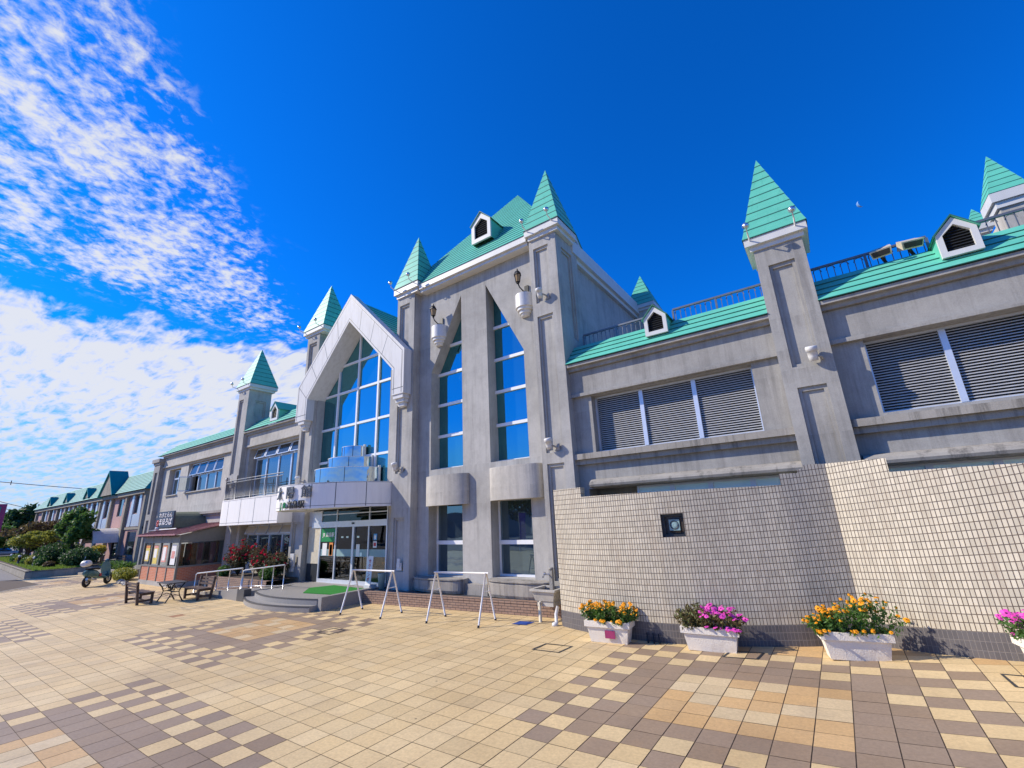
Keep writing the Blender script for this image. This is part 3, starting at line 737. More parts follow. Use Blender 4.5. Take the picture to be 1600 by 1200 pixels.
def clip(poly, axis, v, keep_less):
    out = []
    for i in range(len(poly)):
        a, b = poly[i], poly[(i + 1) % len(poly)]; ia = (a[axis] <= v) == keep_less or a[axis] == v; ib = (b[axis] <= v) == keep_less or b[axis] == v
        if ia: out.append(a)
        if ia != ib:
            t = (v - a[axis]) / (b[axis] - a[axis]); out.append((a[0] + (b[0] - a[0]) * t, a[1] + (b[1] - a[1]) * t))
    return out
def panes(poly, xs, zs, y, mat, parent):
    """one pane per light, each sitting a hair out of true"""
    for xa, xb in zip(xs, xs[1:]):
        for za, zb in zip(zs, zs[1:]):
            q_ = clip(clip(clip(clip(poly, 0, xa, False), 0, xb, True), 1, za, False), 1, zb, True)
            if len(q_) < 3: continue
            cx, cz = sum(p[0] for p in q_) / len(q_), sum(p[1] for p in q_) / len(q_); tx, tz = rng.gauss(0, .006), rng.gauss(0, .005)
            m_ = MB(); m_.face([(u, y + (u - cx) * tx + (z - cz) * tz, z) for u, z in q_]); m_.build('window_pane', mat, parent)
# tower glazing
def gothic(poly, bars, y=12.42):
    f = MB()
    xa, xb = min(u for u, _ in poly), max(u for u, _ in poly)
    up_right = poly[2][1] > poly[3][1]
    for z in bars:
        l, r_ = xa, xb
        zs = min(poly[2][1], poly[3][1]); zt = max(poly[2][1], poly[3][1])
        if z > zs:
            t = (z - zs) / (zt - zs)
            if up_right: l = xa + (xb - xa) * t
            else: r_ = xb - (xb - xa) * t
        f.box(l, r_, y - .07, y - .005, z - .055, z + .055)
    f.box(xa, xb, y - .07, y - .005, poly[0][1], poly[0][1] + .08)
    f.box(xb - .04, xb, y - .06, y - .004, poly[0][1] + .08, min(zs, 8.1)) if bars else None
    F_ = f.build('window_frame', 'frame', ST)
    panes(poly, [xa - .01, xb + .01], [poly[0][1] - .01] + list(bars) + [12], y, 'glass', F_)
gothic(gl, (5.76, 7.0, 8.27, 9.42)); gothic(gr, (5.78, 7.0, 8.23, 9.52))
for (a, b, c, d) in ((-12.28, -10.64, .84, 3.2), (-9.4, -7.79, .86, 3.2)):
    p = MB(); p.face([(a, 12.44, c), (b, 12.44, c), (b, 12.44, d), (a, 12.44, d)]); p.build('window_pane', 'glassdark', tower)
    f = MB(); f.box(a, b, 12.36, 12.43, 1.82, 1.95); f.box(a, b, 12.34, 12.43, c, c + .06); f.box(b - .05, b, 12.37, 12.43, c + .06, d); f.box(a, a + .04, 12.37, 12.43, c + .06, d)
    f.build('window_frame', 'frame', tower)
# drum-shaped concrete balconets over the low windows
for a, b, za, zb in ((-12.27, -10.3, 3.16, 4.2), (-9.3, -7.3, 3.2, 4.24)):
    cx, hw = (a + b) / 2, (b - a) / 2; mb = MB()
    P = [(cx + hw * math.cos(t), 11.94 - .40 * math.sin(t) ** .7) for t in [math.pi * k / 24 for k in range(25)]]
    for (xa, ya), (xb, yb) in zip(P, P[1:]):
        mb.smooth = True; mb.face([(xa, ya, za), (xa, ya, zb), (xb, yb, zb), (xb, yb, za)]); mb.smooth = False
    mb.face([(x, y, za) for x, y in P][::-1]); mb.face([(x, y, zb) for x, y in P])
    mb.build('drum_balconet', 'paleconc', tower)
for a, b, z in ((-12.75, -10.4, .8), (-9.42, -7.12, .84)):
    mb = MB(); n = 14
    for k in range(n):
        xa, xb = a + (b - a) * k / n, a + (b - a) * (k + 1) / n
        f = lambda x: 11.50 + .22 * (2 * (x - a) / (b - a) - 1) ** 4 + .012 * math.sin(x * 9)
        ya, yb = f(xa), f(xb)
        for (o0, z0), (o1, z1) in zip(((.05, .36), (.0, .45), (.0, z - .10), (.03, z - .04), (-.03, z - .035), (-.03, z)), ((.0, .45), (.0, z - .10), (.03, z - .04), (-.03, z - .035), (-.03, z), (.0, z + .001))):
            mb.face([(xa, ya + o0, z0), (xb, yb + o0, z0), (xb, yb + o1, z1), (xa, ya + o1, z1)])
        mb.face([(xa, ya, z), (xb, yb, z), (xb, 11.945, z + .01), (xa, 11.945, z + .01)])
    for x in (a, b): mb.face([(x, 11.7, .36), (x, 11.945, .36), (x, 11.945, z), (x, 11.7, z)] if x == b else [(x, 11.945, .36), (x, 11.7, .36), (x, 11.7, z), (x, 11.945, z)])
    mb.build('stone_plinth', 'plinth', tower)
mb = MB(); mb.box(-12.88, -7.08, 11.76, 11.94, .34, .66); mb.build('plinth_course', 'plinth', tower, bevel=.03)
# bracket lanterns on their stepped white bowls
for x, z in ((-11.72, 9.5), (-7.58, 9.5)):
    b = MB()
    for pr_ in ([(0, -.20), (.155, -.20), (.17, -.09)], [(.17, -.09), (.215, -.09)], [(.215, -.09), (.235, .02)], [(.235, .02), (.29, .02)], [(.29, .02), (.30, .12)], [(.30, .12), (.345, .12)], [(.345, .12), (.345, .62)], [(.345, .62), (.32, .62), (.32, .5), (0, .5)]): b.mat(0).lathe(pr_, (x, 11.945, z), 24, math.pi, 2 * math.pi, 1, 1.0)
    B = b.build('lantern_bowl', 'lampwhite', tower)
    k = MB()
    k.mat(0).tube([(x + .1, 11.95, z + .75), (x + .1, 11.72, z + .68), (x + .02, 11.6, z + .82), (x - .03, 11.58, z + .98)], .022, 7)
    k.mat(0).box(x + .02, x + .18, 11.9, 11.94, z + .66, z + .98)
    k.lathe([(0, .95), (.06, .97), (.05, 1.0), (.085, 1.03)], (x - .03, 11.58, z), 6, smooth=False)
    k.mat(1).lathe([(.08, 1.03), (.12, 1.30)], (x - .03, 11.58, z), 6, smooth=False)
    k.mat(0).lathe([(.145, 1.30), (.145, 1.33), (.07, 1.45), (.03, 1.47), (.03, 1.52), (0, 1.58)], (x - .03, 11.58, z), 6, smooth=False)
    for i in range(6):
        a = i * math.pi / 3; k.tube([(x - .03 + .082 * math.cos(a), 11.58 + .082 * math.sin(a), z + 1.03), (x - .03 + .125 * math.cos(a), 11.58 + .125 * math.sin(a), z + 1.31)], .010, 4)
    k.build('wall_lantern', ['iron', 'amber'], tower)
# far corner spire of the tower and the second tower set back at the right
def far_spire(x0, x1, y0, y1, z0, zc0, zc1, ap, n=8):
    mb = MB(); mb.box(x0 + .15, x1 - .15, y0 + .15, y1 - .15, z0, zc0); P = mb.build('pillar', 'paleconc', ST)
    c = MB(); c.box(x0 + .08, x1 - .08, y0 + .08, y1 - .08, zc0, zc0 + (zc1 - zc0) * .4); c.box(x0, x1, y0, y1, zc0 + (zc1 - zc0) * .4, zc1); c.build('cornice', 'white', P)
    e = MB(); spire(e, x0, x1, y0, y1, zc1, ap, n); e.build('spire_roof', ['roof', 'roofedge'], P)
far_spire(-6.55, -5.2, 19.4, 20.8, 8, 11.8, 12.1, 13.95)
far_spire(6.08, 7.0, 19.5, 20.6, 7.5, 11.7, 12.25, 13.95, 7)
far_spire(5.98, 6.6, 21.6, 22.4, 7.5, 11.9, 12.25, 13.1, 5)
mb = MB(); mb.box(6.5, 12, 19.8, 24, 7.5, 11.8); mb.build('far_tower_wall', 'paleconc', ST)
# roof railing
def railing(x0, x1, y, z0, z1, name='roof_railing'):
    mb = MB()
    mb.box(x0, x1, y - .03, y + .03, z1 - .05, z1); mb.box(x0, x1, y - .015, y + .015, z0 + .06, z0 + .085)
    n = max(1, round((x1 - x0) / 1.25))
    for k in range(n + 1):
        x = x0 + (x1 - x0) * k / n; mb.box(x - .025, x + .025, y - .025, y + .025, z0 - .1, z1 - .05)
    m = round((x1 - x0) / .14)
    for k in range(m):
        x = x0 + (x1 - x0) * (k + .5) / m
        mb.box(x - .008, x + .008, y - .008, y + .008, z0 + .085, z1 - .05)
        if k % 2 == 0: mb.tube([(x + .07 + .09 * math.cos(a), y - .012, z1 - .16 + .09 * math.sin(a)) for a in [math.pi * q_ / 6 for q_ in range(7)]], .008, 4)
    return mb.build(name, 'railmetal', ST)
railing(-5.75, -3.5, 12.5, 7.8, 8.3); railing(-2.85, -.5, 12.5, 7.8, 8.3); railing(.55, 2.75, 12.5, 7.8, 8.3); railing(3.35, 9, 12.5, 7.8, 8.3)
# two big beige floodlights on the roof edge
for x, rz in ((1.93, R(-12)), (2.42, R(10))):
    k = MB(); M = Matrix.Translation((x, 12.3, 8.14)) @ Matrix.Rotation(rz, 4, 'Z') @ Matrix.Rotation(R(24), 4, 'X')
    P = [Vector(p) for p in ((-.17, -.17, -.12), (.17, -.17, -.12), (.17, .17, -.12), (-.17, .17, -.12), (-.20, -.20, .06), (.20, -.20, .06), (.17, .17, .10), (-.17, .17, .10))]
    P = [M @ p for p in P]
    for q_ in ((4, 5, 6, 7), (0, 4, 7, 3), (1, 2, 6, 5), (2, 3, 7, 6), (0, 1, 5, 4)): k.mat(0).face([P[i] for i in q_])
    k.mat(1).face([M @ Vector(p) for p in ((-.15, -.205, -.09), (.15, -.205, -.09), (.17, -.215, .03), (-.17, -.215, .03))])
    k.mat(1).face([P[i] for i in (0, 3, 2, 1)])
    k.mat(2).tube([(x, 12.42, 8.05), (x + .05, 12.4, 7.84)], .035, 6); k.box(x - .1, x + .14, 12.33, 12.47, 7.82, 7.86)
    k.build('roof_floodlight', ['beige', 'black', 'darkmetal'], ST)
# --- glazed entrance gable
CX = -16.84
eL = pillar(-20.95, -19.86, 12.2, [(-20.78, -20.08, 9.7, 11.7), (-20.78, -20.08, 4.5, 7.2), (-20.78, -20.08, .95, 2.85)], 12.3,
            (-21.2, -19.4, 11.46, 13.1, 12.1, 12.42), 15.25, n=9)
floodlight((-20.4, 11.66, 4.75), eL)
# curtain wall behind the gable
GY = 12.15
mb = MB()
W = [(-20.0, 4.0), (-13.95, 4.0), (-13.95, 8.9), (CX, 11.95), (-20.0, 8.75)]
f = MB()
def top_at(x): return 11.95 - (3.15 if x < CX else 3.05) * abs(x - CX) / 3.0
for x in (-18.65, -17.13, -15.67, -14.72, -19.95): f.box(x - .05, x + .05, GY - .08, GY - .004, 4.2, top_at(x))
for z in (5.47, 7.03, 8.68, 10.06):
    xl = -19.9 if z < 8.7 else CX - (11.95 - z) / 3.15 * 3; xr = -14.0 if z < 8.8 else CX + (11.95 - z) / 3.05 * 3.0
    f.box(xl, xr, GY - .07, GY - .003, z - .05, z + .05)
G = f.build('curtain_window_frame', 'frame', ST)
panes(W, [-20.01, -18.65, -17.13, -15.67, -14.72, -13.94], [3.99, 5.47, 7.03, 8.68, 10.06, 12], GY, 'glass', G)
mb = MB()
mb.box(-19.86, -19.80, 11.75, 12.14, 4.0, 9.4); mb.box(-14.72, -13.94, 12.0, 12.14, 4.2, 9.0); mb.box(-13.98, -13.93, 11.6, 12.1, 4.2, 9)
mb.box(-20, -13.9, 12.6, 18, 3.4, 9.0)
mb.slab([(-20.6, 9.0), (-13.93, 9.0), (-13.93, 9.5), (CX, 12.9), (-20.6, 9.2)], [], 12.5, 12.6)
mb.build('entrance_wall', 'conc', ST)
# white gable frame
FY = 11.2
outer = [(-20.72, 7.5), (-19.83, 7.5), (-19.83, 8.52), (-16.82, 11.68), (-13.66, 8.60), (-13.66, 7.5), (-12.98, 7.5), (-12.98, 9.36), (-16.82, 13.08), (-20.72, 9.28)]
mb = MB(); mb.slab(outer, [], FY, 11.595)
# deeper soffit back to the glass
def deep(a, b): mb.face([(a[0], 11.59, a[1]), (b[0], 11.59, b[1]), (b[0], 12.14, b[1]), (a[0], 12.14, a[1])])
deep((-19.83, 8.52), (-16.82, 11.68)); deep((-16.82, 11.68), (-13.94, 8.87))
gf = mb.build('gable_frame', 'panel', ST, bevel=.01)
# dark panel joints, raised hairlines on the frame
mb = MB(); y = FY - .004
def line(a, b, t=.012): 
    d = Vector((b[0] - a[0], 0, b[1] - a[1])).normalized(); n_ = Vector((-d.z, 0, d.x)) * t
    mb.face([Vector((a[0], y, a[1])) - n_, Vector((b[0], y, b[1])) - n_, Vector((b[0], y, b[1])) + n_, Vector((a[0], y, a[1])) + n_])
ins = [(-20.62, 7.55), (-20.62, 9.22), (-16.82, 12.9), (-13.1, 9.3), (-13.1, 7.55)]
for a, b in zip(ins, ins[1:]): line(a, b)
inn = [(-19.93, 7.55), (-19.93, 8.58), (-16.82, 11.82), (-13.56, 8.64), (-13.56, 7.55)]
for a, b in zip(inn, inn[1:]): line(a, b)
for k in range(4):
    t = (k + .02) / 4 if k else .0
    for (o0, o1, i0, i1) in ((ins[2], ins[1], inn[2], inn[1]), (ins[2], ins[3], inn[2], inn[3])):
        t = k / 4
        if k == 0:
            continue
        a = (o0[0] + (o1[0] - o0[0]) * t, o0[1] + (o1[1] - o0[1]) * t); b = (i0[0] + (i1[0] - i0[0]) * t, i0[1] + (i1[1] - i0[1]) * t)
        line(a, b)
line((-20.7, 7.75), (-19.85, 7.75)); line((-13.64, 7.75), (-13.0, 7.75)); line(ins[1], inn[1]); 
mb.build('panel_joint', 'darkmetal', gf)
for a, b in ((-20.5, -20.0), (-13.62, -13.05)):
    mb = MB(); mb.box(a, b, 11.24, 11.59, 7.34, 7.5); mb.box(a + .05, b - .05, 11.33, 11.59, 7.2, 7.34); mb.box(a + .12, b - .12, 11.42, 11.59, 7.05, 7.2)
    mb.build('corbel', 'panel', gf, bevel=.012)
# roof running back from the gable
mb = MB()
for sx in (-1, 1):
    for i in range(14):
        t0, t1 = i / 14, (i + 1) / 14
        xa, xb = CX + sx * 3.75 * (1 - t0), CX + sx * 3.75 * (1 - t1); za, zb = 9.35 + 3.55 * t0, 9.35 + 3.55 * t1
        q_ = [(xa, 11.7, za + .03), (xa, 18, za + .03), (xb, 18, zb), (xb, 11.7, zb)]
        mb.mat(0).face(q_ if sx > 0 else q_[::-1])
        q_ = [(xa, 11.7, za), (xa, 18, za), (xa, 18, za + .03), (xa, 11.7, za + .03)]
        mb.mat(1).face(q_ if sx > 0 else q_[::-1])
mb.build('gable_roof', ['roof', 'roofedge'], ST)
mb = MB(); mb.box(-13.95, -13.6, 12.3, 17, 9.0, 10.6); mb.box(-14.6, -13.0, 12.9, 13.1, 8.5, 10.5)
mb.build('parapet', 'white', ST)

# --- semicircular canopy with its lettering
CYc, RC, Z0c, Z1c = 11.95, 2.88, 3.27, 4.19
mb = MB(); n = 48
arc = lambda r_, k: (CX + r_ * math.cos(math.pi + math.pi * k / n), CYc + r_ * math.sin(math.pi + math.pi * k / n))
for k in range(n):
    (xa, ya), (xb, yb) = arc(RC, k), arc(RC, k + 1)
    mb.smooth = True
    mb.face([(xa, ya, Z0c), (xb, yb, Z0c), (xb, yb, Z1c), (xa, ya, Z1c)]); mb.smooth = False
    (xc, yc), (xd, yd) = arc(RC - .14, k), arc(RC - .14, k + 1)
    mb.face([(xa, ya, Z1c), (xb, yb, Z1c), (xd, yd, Z1c), (xc, yc, Z1c)])
    mb.face([(xc, yc, Z1c), (xd, yd, Z1c), (xd, yd, Z1c - .1), (xc, yc, Z1c - .1)])
    mb.face([(xa, ya, Z0c), (xc, yc, Z0c - .001), (xd, yd, Z0c - .001), (xb, yb, Z0c)])
mb.face([(*arc(RC - .14, k), Z1c - .1) for k in range(n + 1)])
mb.face([(*arc(RC - .14, k), Z0c + .05) for k in range(n + 1)][::-1])
for k in range(n): mb.face([(*arc(RC - .14, k), Z0c), (*arc(RC - .14, k), Z0c + .05), (*arc(RC - .14, k + 1), Z0c + .05), (*arc(RC - .14, k + 1), Z0c)])
CAN = mb.build('canopy', 'canopywhite', ST)
mb = MB()
for k in (12, 21, 30.5, 35.3, 41):
    a = math.pi + math.pi * k / n; x, y = CX + (RC + .003) * math.cos(a), CYc + (RC + .003) * math.sin(a); t = Vector((-math.sin(a), math.cos(a), 0)) * .012
    mb.face([(x - t.x, y - t.y, Z0c + .03), (x + t.x, y + t.y, Z0c + .03), (x + t.x, y + t.y, Z1c - .03), (x - t.x, y - t.y, Z1c - .03)])
for z in (Z0c + .09, Z1c - .035):
    for k in range(n):
        (xa, ya), (xb, yb) = arc(RC + .003, k), arc(RC + .003, k + 1)
        mb.face([(xa, ya, z), (xb, yb, z), (xb, yb, z + .014), (xa, ya, z + .014)])
mb.build('panel_joint', 'darkmetal', CAN)
for k in range(4):
    mb = MB(); a = math.pi * (1.2 + .2 * k); mb.lathe([(.11, 0), (.11, .02), (0, .02)], (CX + 1.9 * math.cos(a), CYc + 1.9 * math.sin(a), Z0c + .028), 12)
    mb.build('canopy_downlight', 'white', CAN)
def on_drum(px_, z, r_=RC + .05):
    """letter frame on the drum at the angle that sits at plan angle px_ (degrees from -X)"""
    a = math.pi + R(px_); return facing((CX + r_ * math.cos(a), CYc + r_ * math.sin(a), z), a - 1.5 * math.pi)
for ch, dg in (('太', 79.1), ('陽', 95.1), ('館', 111)):
    text_mesh(ch, .47, .02, 'letter', 'sign_letter', CAN, on_drum(dg, 3.86, RC + .045))
for ch, dg, mt in (('J', 83.6, 'green'), ('R', 89, 'green'), ('高', 95.2, 'black'), ('畠', 101, 'black'), ('駅', 107, 'black')):
    text_mesh(ch, .30 if mt == 'black' else .31, .015, mt, 'sign_letter', CAN, on_drum(dg, 3.43, RC + .04))
# mirrored drums stepping up the glazing
for r_, za, zb in ((1.66, 4.1, 4.9), (1.16, 4.9, 5.38), (.62, 5.38, 5.9)):
    mb = MB(); m = 36; cx = -16.95; cyd = 12.08
    P = [(cx + r_ * math.cos(math.pi + math.pi * k / m), cyd + r_ * math.sin(math.pi + math.pi * k / m)) for k in range(m + 1)]
    for k in range(m):
        (xa, ya), (xb, yb) = P[k], P[k + 1]
        mb.smooth = True; mb.mat(0).face([(xa, ya, za), (xb, yb, za), (xb, yb, zb - .02), (xa, ya, zb - .02)]); mb.smooth = False
        mb.mat(1).face([(xa, ya, zb - .02), (xb, yb, zb - .02), (xb, yb, zb), (xa, ya, zb)])
    mb.mat(1).face([(x, y, zb) for x, y in P])
    for k in (9, 18, 26):
        x, y = P[k]; d = Vector((x - cx, y - cyd, 0)).normalized(); t = Vector((-d.y, d.x, 0)) * .012
        p0 = Vector((x, y, 0)) + d * .004
        mb.mat(2).face([(p0.x - t.x, p0.y - t.y, za + .01), (p0.x + t.x, p0.y + t.y, za + .01), (p0.x + t.x, p0.y + t.y, zb - .02), (p0.x - t.x, p0.y - t.y, zb - .02)])
    mb.mat(1).box(cx + r_ - .02, cx + r_ + .04, cyd - .1, cyd, za, zb + .06)
    mb.build('mirror_drum', ['mirror', 'white', 'darkmetal'], ST)

# --- doors
DY, ZS = 11.85, .36
mb = MB()
XM = [-18.86, -17.72, -16.50, -15.52, -14.42]
mb.box(-19.86, XM[0] - .04, DY, DY + .1, 2.62, 3.27); 
mb.box(-19.5, XM[-1] + .05, DY - .06, DY + .06, 2.56, 2.80)
for x in XM: mb.box(x - .035, x + .035, DY - .03, DY + .05, ZS, 2.56)
for x in (XM[0], XM[1], XM[3], XM[4]): mb.box(x - .025, x + .025, DY - .02, DY + .04, 2.80, 3.29)
mb.box(-19.5, XM[-1], DY - .012, DY + .03, 3.08, 3.12)
mb.box(XM[0], XM[-1], DY - .05, DY + .05, ZS, ZS + .14)
mb.box(XM[2] - .06, XM[2] + .06, DY - .05, DY + .06, ZS + .14, 2.555)
DR = mb.build('entrance_door', 'alu', ST)
for a, b in zip(XM, XM[1:]):
    g = MB(); g.face([(a + .03, DY + .01, ZS + .14), (b - .03, DY + .01, ZS + .14), (b - .03, DY + .01, 2.56), (a + .03, DY + .01, 2.56)]); g.build('door_pane', 'shopglass', DR)
g = MB(); g.face([(-19.8, DY + .015, 2.8), (XM[-1], DY + .015, 2.8), (XM[-1], DY + .015, 3.28), (-19.8, DY + .015, 3.28)]); g.build('transom_pane', 'shopglass', DR)
g = MB(); g.face([(XM[0] + .04, DY + .004, 1.40), (XM[-1] - .04, DY + .004, 1.40), (XM[-1] - .04, DY + .004, 1.68), (XM[0] + .04, DY + .004, 1.68)]); g.build('frosted_strip', 'frost', DR)
g = MB(); g.box(XM[2] - .07, XM[2] + .07, DY - .09, DY - .055, 2.66, 2.73); g.build('door_sensor', 'darkmetal', DR)
g = MB(); g.box(-19.78, XM[0] - .04, DY - .02, DY + .03, 1.08, 2.6); g.build('cream_notice_panel', 'cream', DR)
g = MB(); g.box(-19.78, XM[0] - .04, DY, DY + .05, ZS, 1.075); g.build('dark_panel', 'darkmetal', DR)
g = MB(); g.box(-14.37, -13.94, DY, DY + .1, ZS, 3.3); g.build('door_jamb', 'conc', DR)
sg = MB(); sg.box(XM[0] + .08, XM[1] - .06, DY - .02, DY + .004, 1.98, 2.52); SG = sg.build('green_station_sign', 'green', DR)
text_mesh('JR', .21, .004, 'paper', 'sign_letter', SG, facing((XM[0] + .29, DY - .024, 2.25)))
text_mesh('高畠駅', .20, .004, 'paper', 'sign_letter', SG, facing((XM[0] + .74, DY - .024, 2.25)))
for (a, b, c, d, mt) in ((-18.66, -18.34, 1.42, 1.92, 'paper'), (-18.16, -17.9, 1.42, 1.94, 'orange_ink'), (-18.12, -17.94, 1.44, 1.86, 'paper'), (-16.3, -16.08, 1.4, 1.87, 'paper'), (-16.05, -15.92, 1.42, 1.56, 'mint'),
                         (-15.22, -15.02, 2.02, 2.26, 'bluesign'), (-15.18, -15.06, 2.06, 2.2, 'paper'), (-15.24, -15.02, 1.74, 1.98, 'paper'), (-15.2, -15.06, 1.8, 1.93, 'red'), (-17.35, -17.2, 2.12, 2.19, 'mint'), (-17.0, -16.85, 2.12, 2.19, 'mint'), (-16.28, -16.13, 2.12, 2.19, 'mint')):
    g = MB(); dy = .006 if mt in ('paper', 'mint', 'bluesign') and (a, mt) not in ((-15.18, 'paper'), (-18.12, 'paper')) else .012
    g.box(a, b, DY - dy, DY + .002, c, d); g.build('door_notice', mt, DR)
# dim hall behind the doors
mb = MB()
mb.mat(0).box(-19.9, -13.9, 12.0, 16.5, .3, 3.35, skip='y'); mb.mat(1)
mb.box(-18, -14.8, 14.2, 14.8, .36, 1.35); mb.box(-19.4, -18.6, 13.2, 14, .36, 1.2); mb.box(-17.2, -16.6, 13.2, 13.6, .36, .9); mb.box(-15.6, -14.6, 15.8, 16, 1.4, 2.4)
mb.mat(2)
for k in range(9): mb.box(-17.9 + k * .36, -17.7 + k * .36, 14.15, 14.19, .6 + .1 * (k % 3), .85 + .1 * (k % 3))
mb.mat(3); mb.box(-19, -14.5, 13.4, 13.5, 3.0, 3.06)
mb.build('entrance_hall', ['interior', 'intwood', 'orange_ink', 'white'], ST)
mb = MB(); mb.box(-13.5, -13.25, 11.56, 11.6, 1.0, 1.25); mb.box(-13.42, -13.3, 11.52, 11.56, 1.1, 1.4); mb.build('meter_box', 'lampwhite', pL, bevel=.01)
mb = MB(); mb.box(-20.6, -20.3, 11.5, 11.6, .95, 1.5); mb.box(-20.58, -20.35, 11.49, 11.6, .75, .93); mb.build('wall_box', 'lampwhite', eL, bevel=.01)

# --- left wing
mb = MB()
hA = rc(-26.55, -21.4, 4.3, 6.95); h2 = rc(-34.85, -29.7, 5.1, 6.95); h3 = rc(-38.1, -36.1, 5.08, 6.85); hG = rc(-26.6, -21.4, .95, 2.84)
mb.slab(rc(-39.3, -20.9, 0, 7.9), [hA, h2, h3, hG], YW, 12.4)
mb.box(-39.3, -20.9, 12.9, 13.2, 0, 7.9)
lw = mb.build('wing_wall', 'paleconc', ST)
mb = MB()
for a, b in ((-39.2, -28.1), (-26.85, -20.95)):
    mb.box(a, b, 11.82, 11.897, 7.16, 7.74); mb.box(a, b, 11.76, 11.897, 7.06, 7.157)
mb.build('frieze', 'paleconc', lw, bevel=.012)
mb = MB()
for a, b in ((-39.2, -28.1), (-26.85, -20.95)): mb.box(a, b, 11.72, 11.895, 7.75, 7.87); mb.box(a, b, 11.6, 11.895, 7.87, 7.96)
mb.build('eaves_gutter', 'conc2', lw)
mb = MB(); mb.box(-38.3, -28.1, 11.66, 11.896, 3.62, 3.76); mb.box(-38.3, -28.1, 11.78, 11.896, 3.5, 3.615); mb.build('lower_ledge', 'ledge', lw, bevel=.02)
mb = MB()
mb.box(-38.1, -36.1, 11.8, 12.15, 5.02, 5.078); mb.box(-34.85, -29.7, 11.8, 12.15, 5.04, 5.098); mb.build('window_sill', 'paleconc', lw)
for a, b, hl in ((-39.9, -28.1, 1.5), (-26.85, -20.95, 0)):
    mb = MB(); courses(mb, a, b, 11.56, 7.965, 12.4, 8.78, 5 if hl else 4, .02, hipL=hl * .8)
    mb.face([(a + hl * .8, 12.4, 8.78), (b, 12.4, 8.78), (b, 14.5, 8.75), (a + hl * .8, 14.5, 8.75)])
    if hl: mb.face([(a, 11.56, 7.965), (a + hl * .8, 12.4, 8.78), (a + hl * .8, 14.5, 8.78), (a, 14.5, 7.965)][::-1])
    mb.build('mansard_roof', ['roof', 'roofedge'], ST)
dormer(-24.35, -23.6, 8.2, 8.8, 9.2, 11.75, 1.3)
lt = pillar(-28.1, -26.86, 10.6, [(-27.95, -27.42, 5.6, 10.0), (-28.0, -27.45, .6, 4.9)], 12.9, (-28.3, -26.6, 11.48, 13.1, 10.5, 10.82), 13.35, n=9, side=[(12.0, 12.62, 8.9, 9.9)])
floodlight((-27.65, 11.66, 5.25), lt)
mb = MB()
mb.slab(rc(-40.3, -39.2, 0, 7.35), [rc(-40.02, -39.5, 3.9, 6.8), rc(-40.02, -39.5, .6, 3.5)], 11.6, 11.7, back=False); mb.box(-40.2, -39.3, 11.7, 12.4, 0, 7.35); mb.box(-39.3, -39.2, 11.7, 12.4, 0, 7.35)
mb.box(-40.36, -39.14, 11.54, 12.4, 7.35, 7.5); mb.box(-40.45, -39.05, 11.45, 12.45, 7.5, 7.75)
mb.build('end_pillar', 'conc2', ST)
def wing_window(x0, x1, z0, z1, zt, cols_, y, awn, open_left=False, dark='glassdark'):
    f = MB(); frame_rect(f, x0, x1, z0, z1, y, .06, .07); f.box(x0 + .06, x1 - .06, y - .01, y + .06, zt - .05, zt + .05)
    ed = [x0] + list(cols_) + [x1]
    for c in cols_: f.box(c - .05, c + .05, y - .015, y + .05, z0 + .06, z1 - .06)
    F = f.build('wing_window', 'alu', ST)
    for i, (a, b) in enumerate(zip(ed, ed[1:])):
        g = MB(); g.face([(a + .03, y + .035, z0), (b - .03, y + .035, z0), (b - .03, y + .035, zt), (a + .03, y + .035, zt)])
        if not (open_left and i == 0): g.build('window_pane', dark, F)
        if awn:
            s = MB(); d = .15; w_ = .035
            A = [(a + .07, y - .02 - d, zt + .04), (b - .07, y - .02 - d, zt + .04), (b - .07, y - .02, z1 - .06), (a + .07, y - .02, z1 - .06)]
            s.mat(1).face(A)
            for p_, q_ in ((A[0], A[1]), (A[1], A[2]), (A[2], A[3]), (A[3], A[0])): s.mat(0).bar(p_, q_, .05, .04)
            s.build('awning_sash', ['alu', awn], F)
        else:
            g2 = MB(); g2.face([(a + .03, y + .035, zt), (b - .03, y + .035, zt), (b - .03, y + .035, z1), (a + .03, y + .035, z1)]); g2.build('window_pane', dark, F)
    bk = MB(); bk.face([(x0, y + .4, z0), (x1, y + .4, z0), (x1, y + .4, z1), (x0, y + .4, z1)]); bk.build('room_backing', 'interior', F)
    return F
wA = wing_window(-26.2, -21.4, 4.3, 6.95, 6.35, (-25.0, -23.75, -22.5), 12.18, 'glassdull')
w2 = wing_window(-34.7, -29.75, 5.1, 6.95, 6.15, (-33.5, -32.25, -31.0), 12.1, 'glassdull', True)
cs = MB(); 
for (p_, q_) in (((-34.65, 12.05, 5.2), (-34.95, 11.5, 5.2)), ((-34.95, 11.5, 5.2), (-34.95, 11.5, 6.1)), ((-34.95, 11.5, 6.1), (-34.65, 12.05, 6.1)), ((-34.65, 12.05, 6.1), (-34.65, 12.05, 5.2))): cs.mat(0).bar(p_, q_, .05, .05)
cs.mat(1).face([(-34.65, 12.05, 5.2), (-34.95, 11.5, 5.2), (-34.95, 11.5, 6.1), (-34.65, 12.05, 6.1)]); cs.build('open_casement', ['alu', 'shopglass'], w2)
w3 = wing_window(-37.85, -36.12, 5.1, 6.8, 6.2, (-36.9,), 12.15, None)
wG = wing_window(-26.3, -21.4, .95, 2.84, 2.36, (-25.15, -23.95, -22.7), 12.2, 'blind')
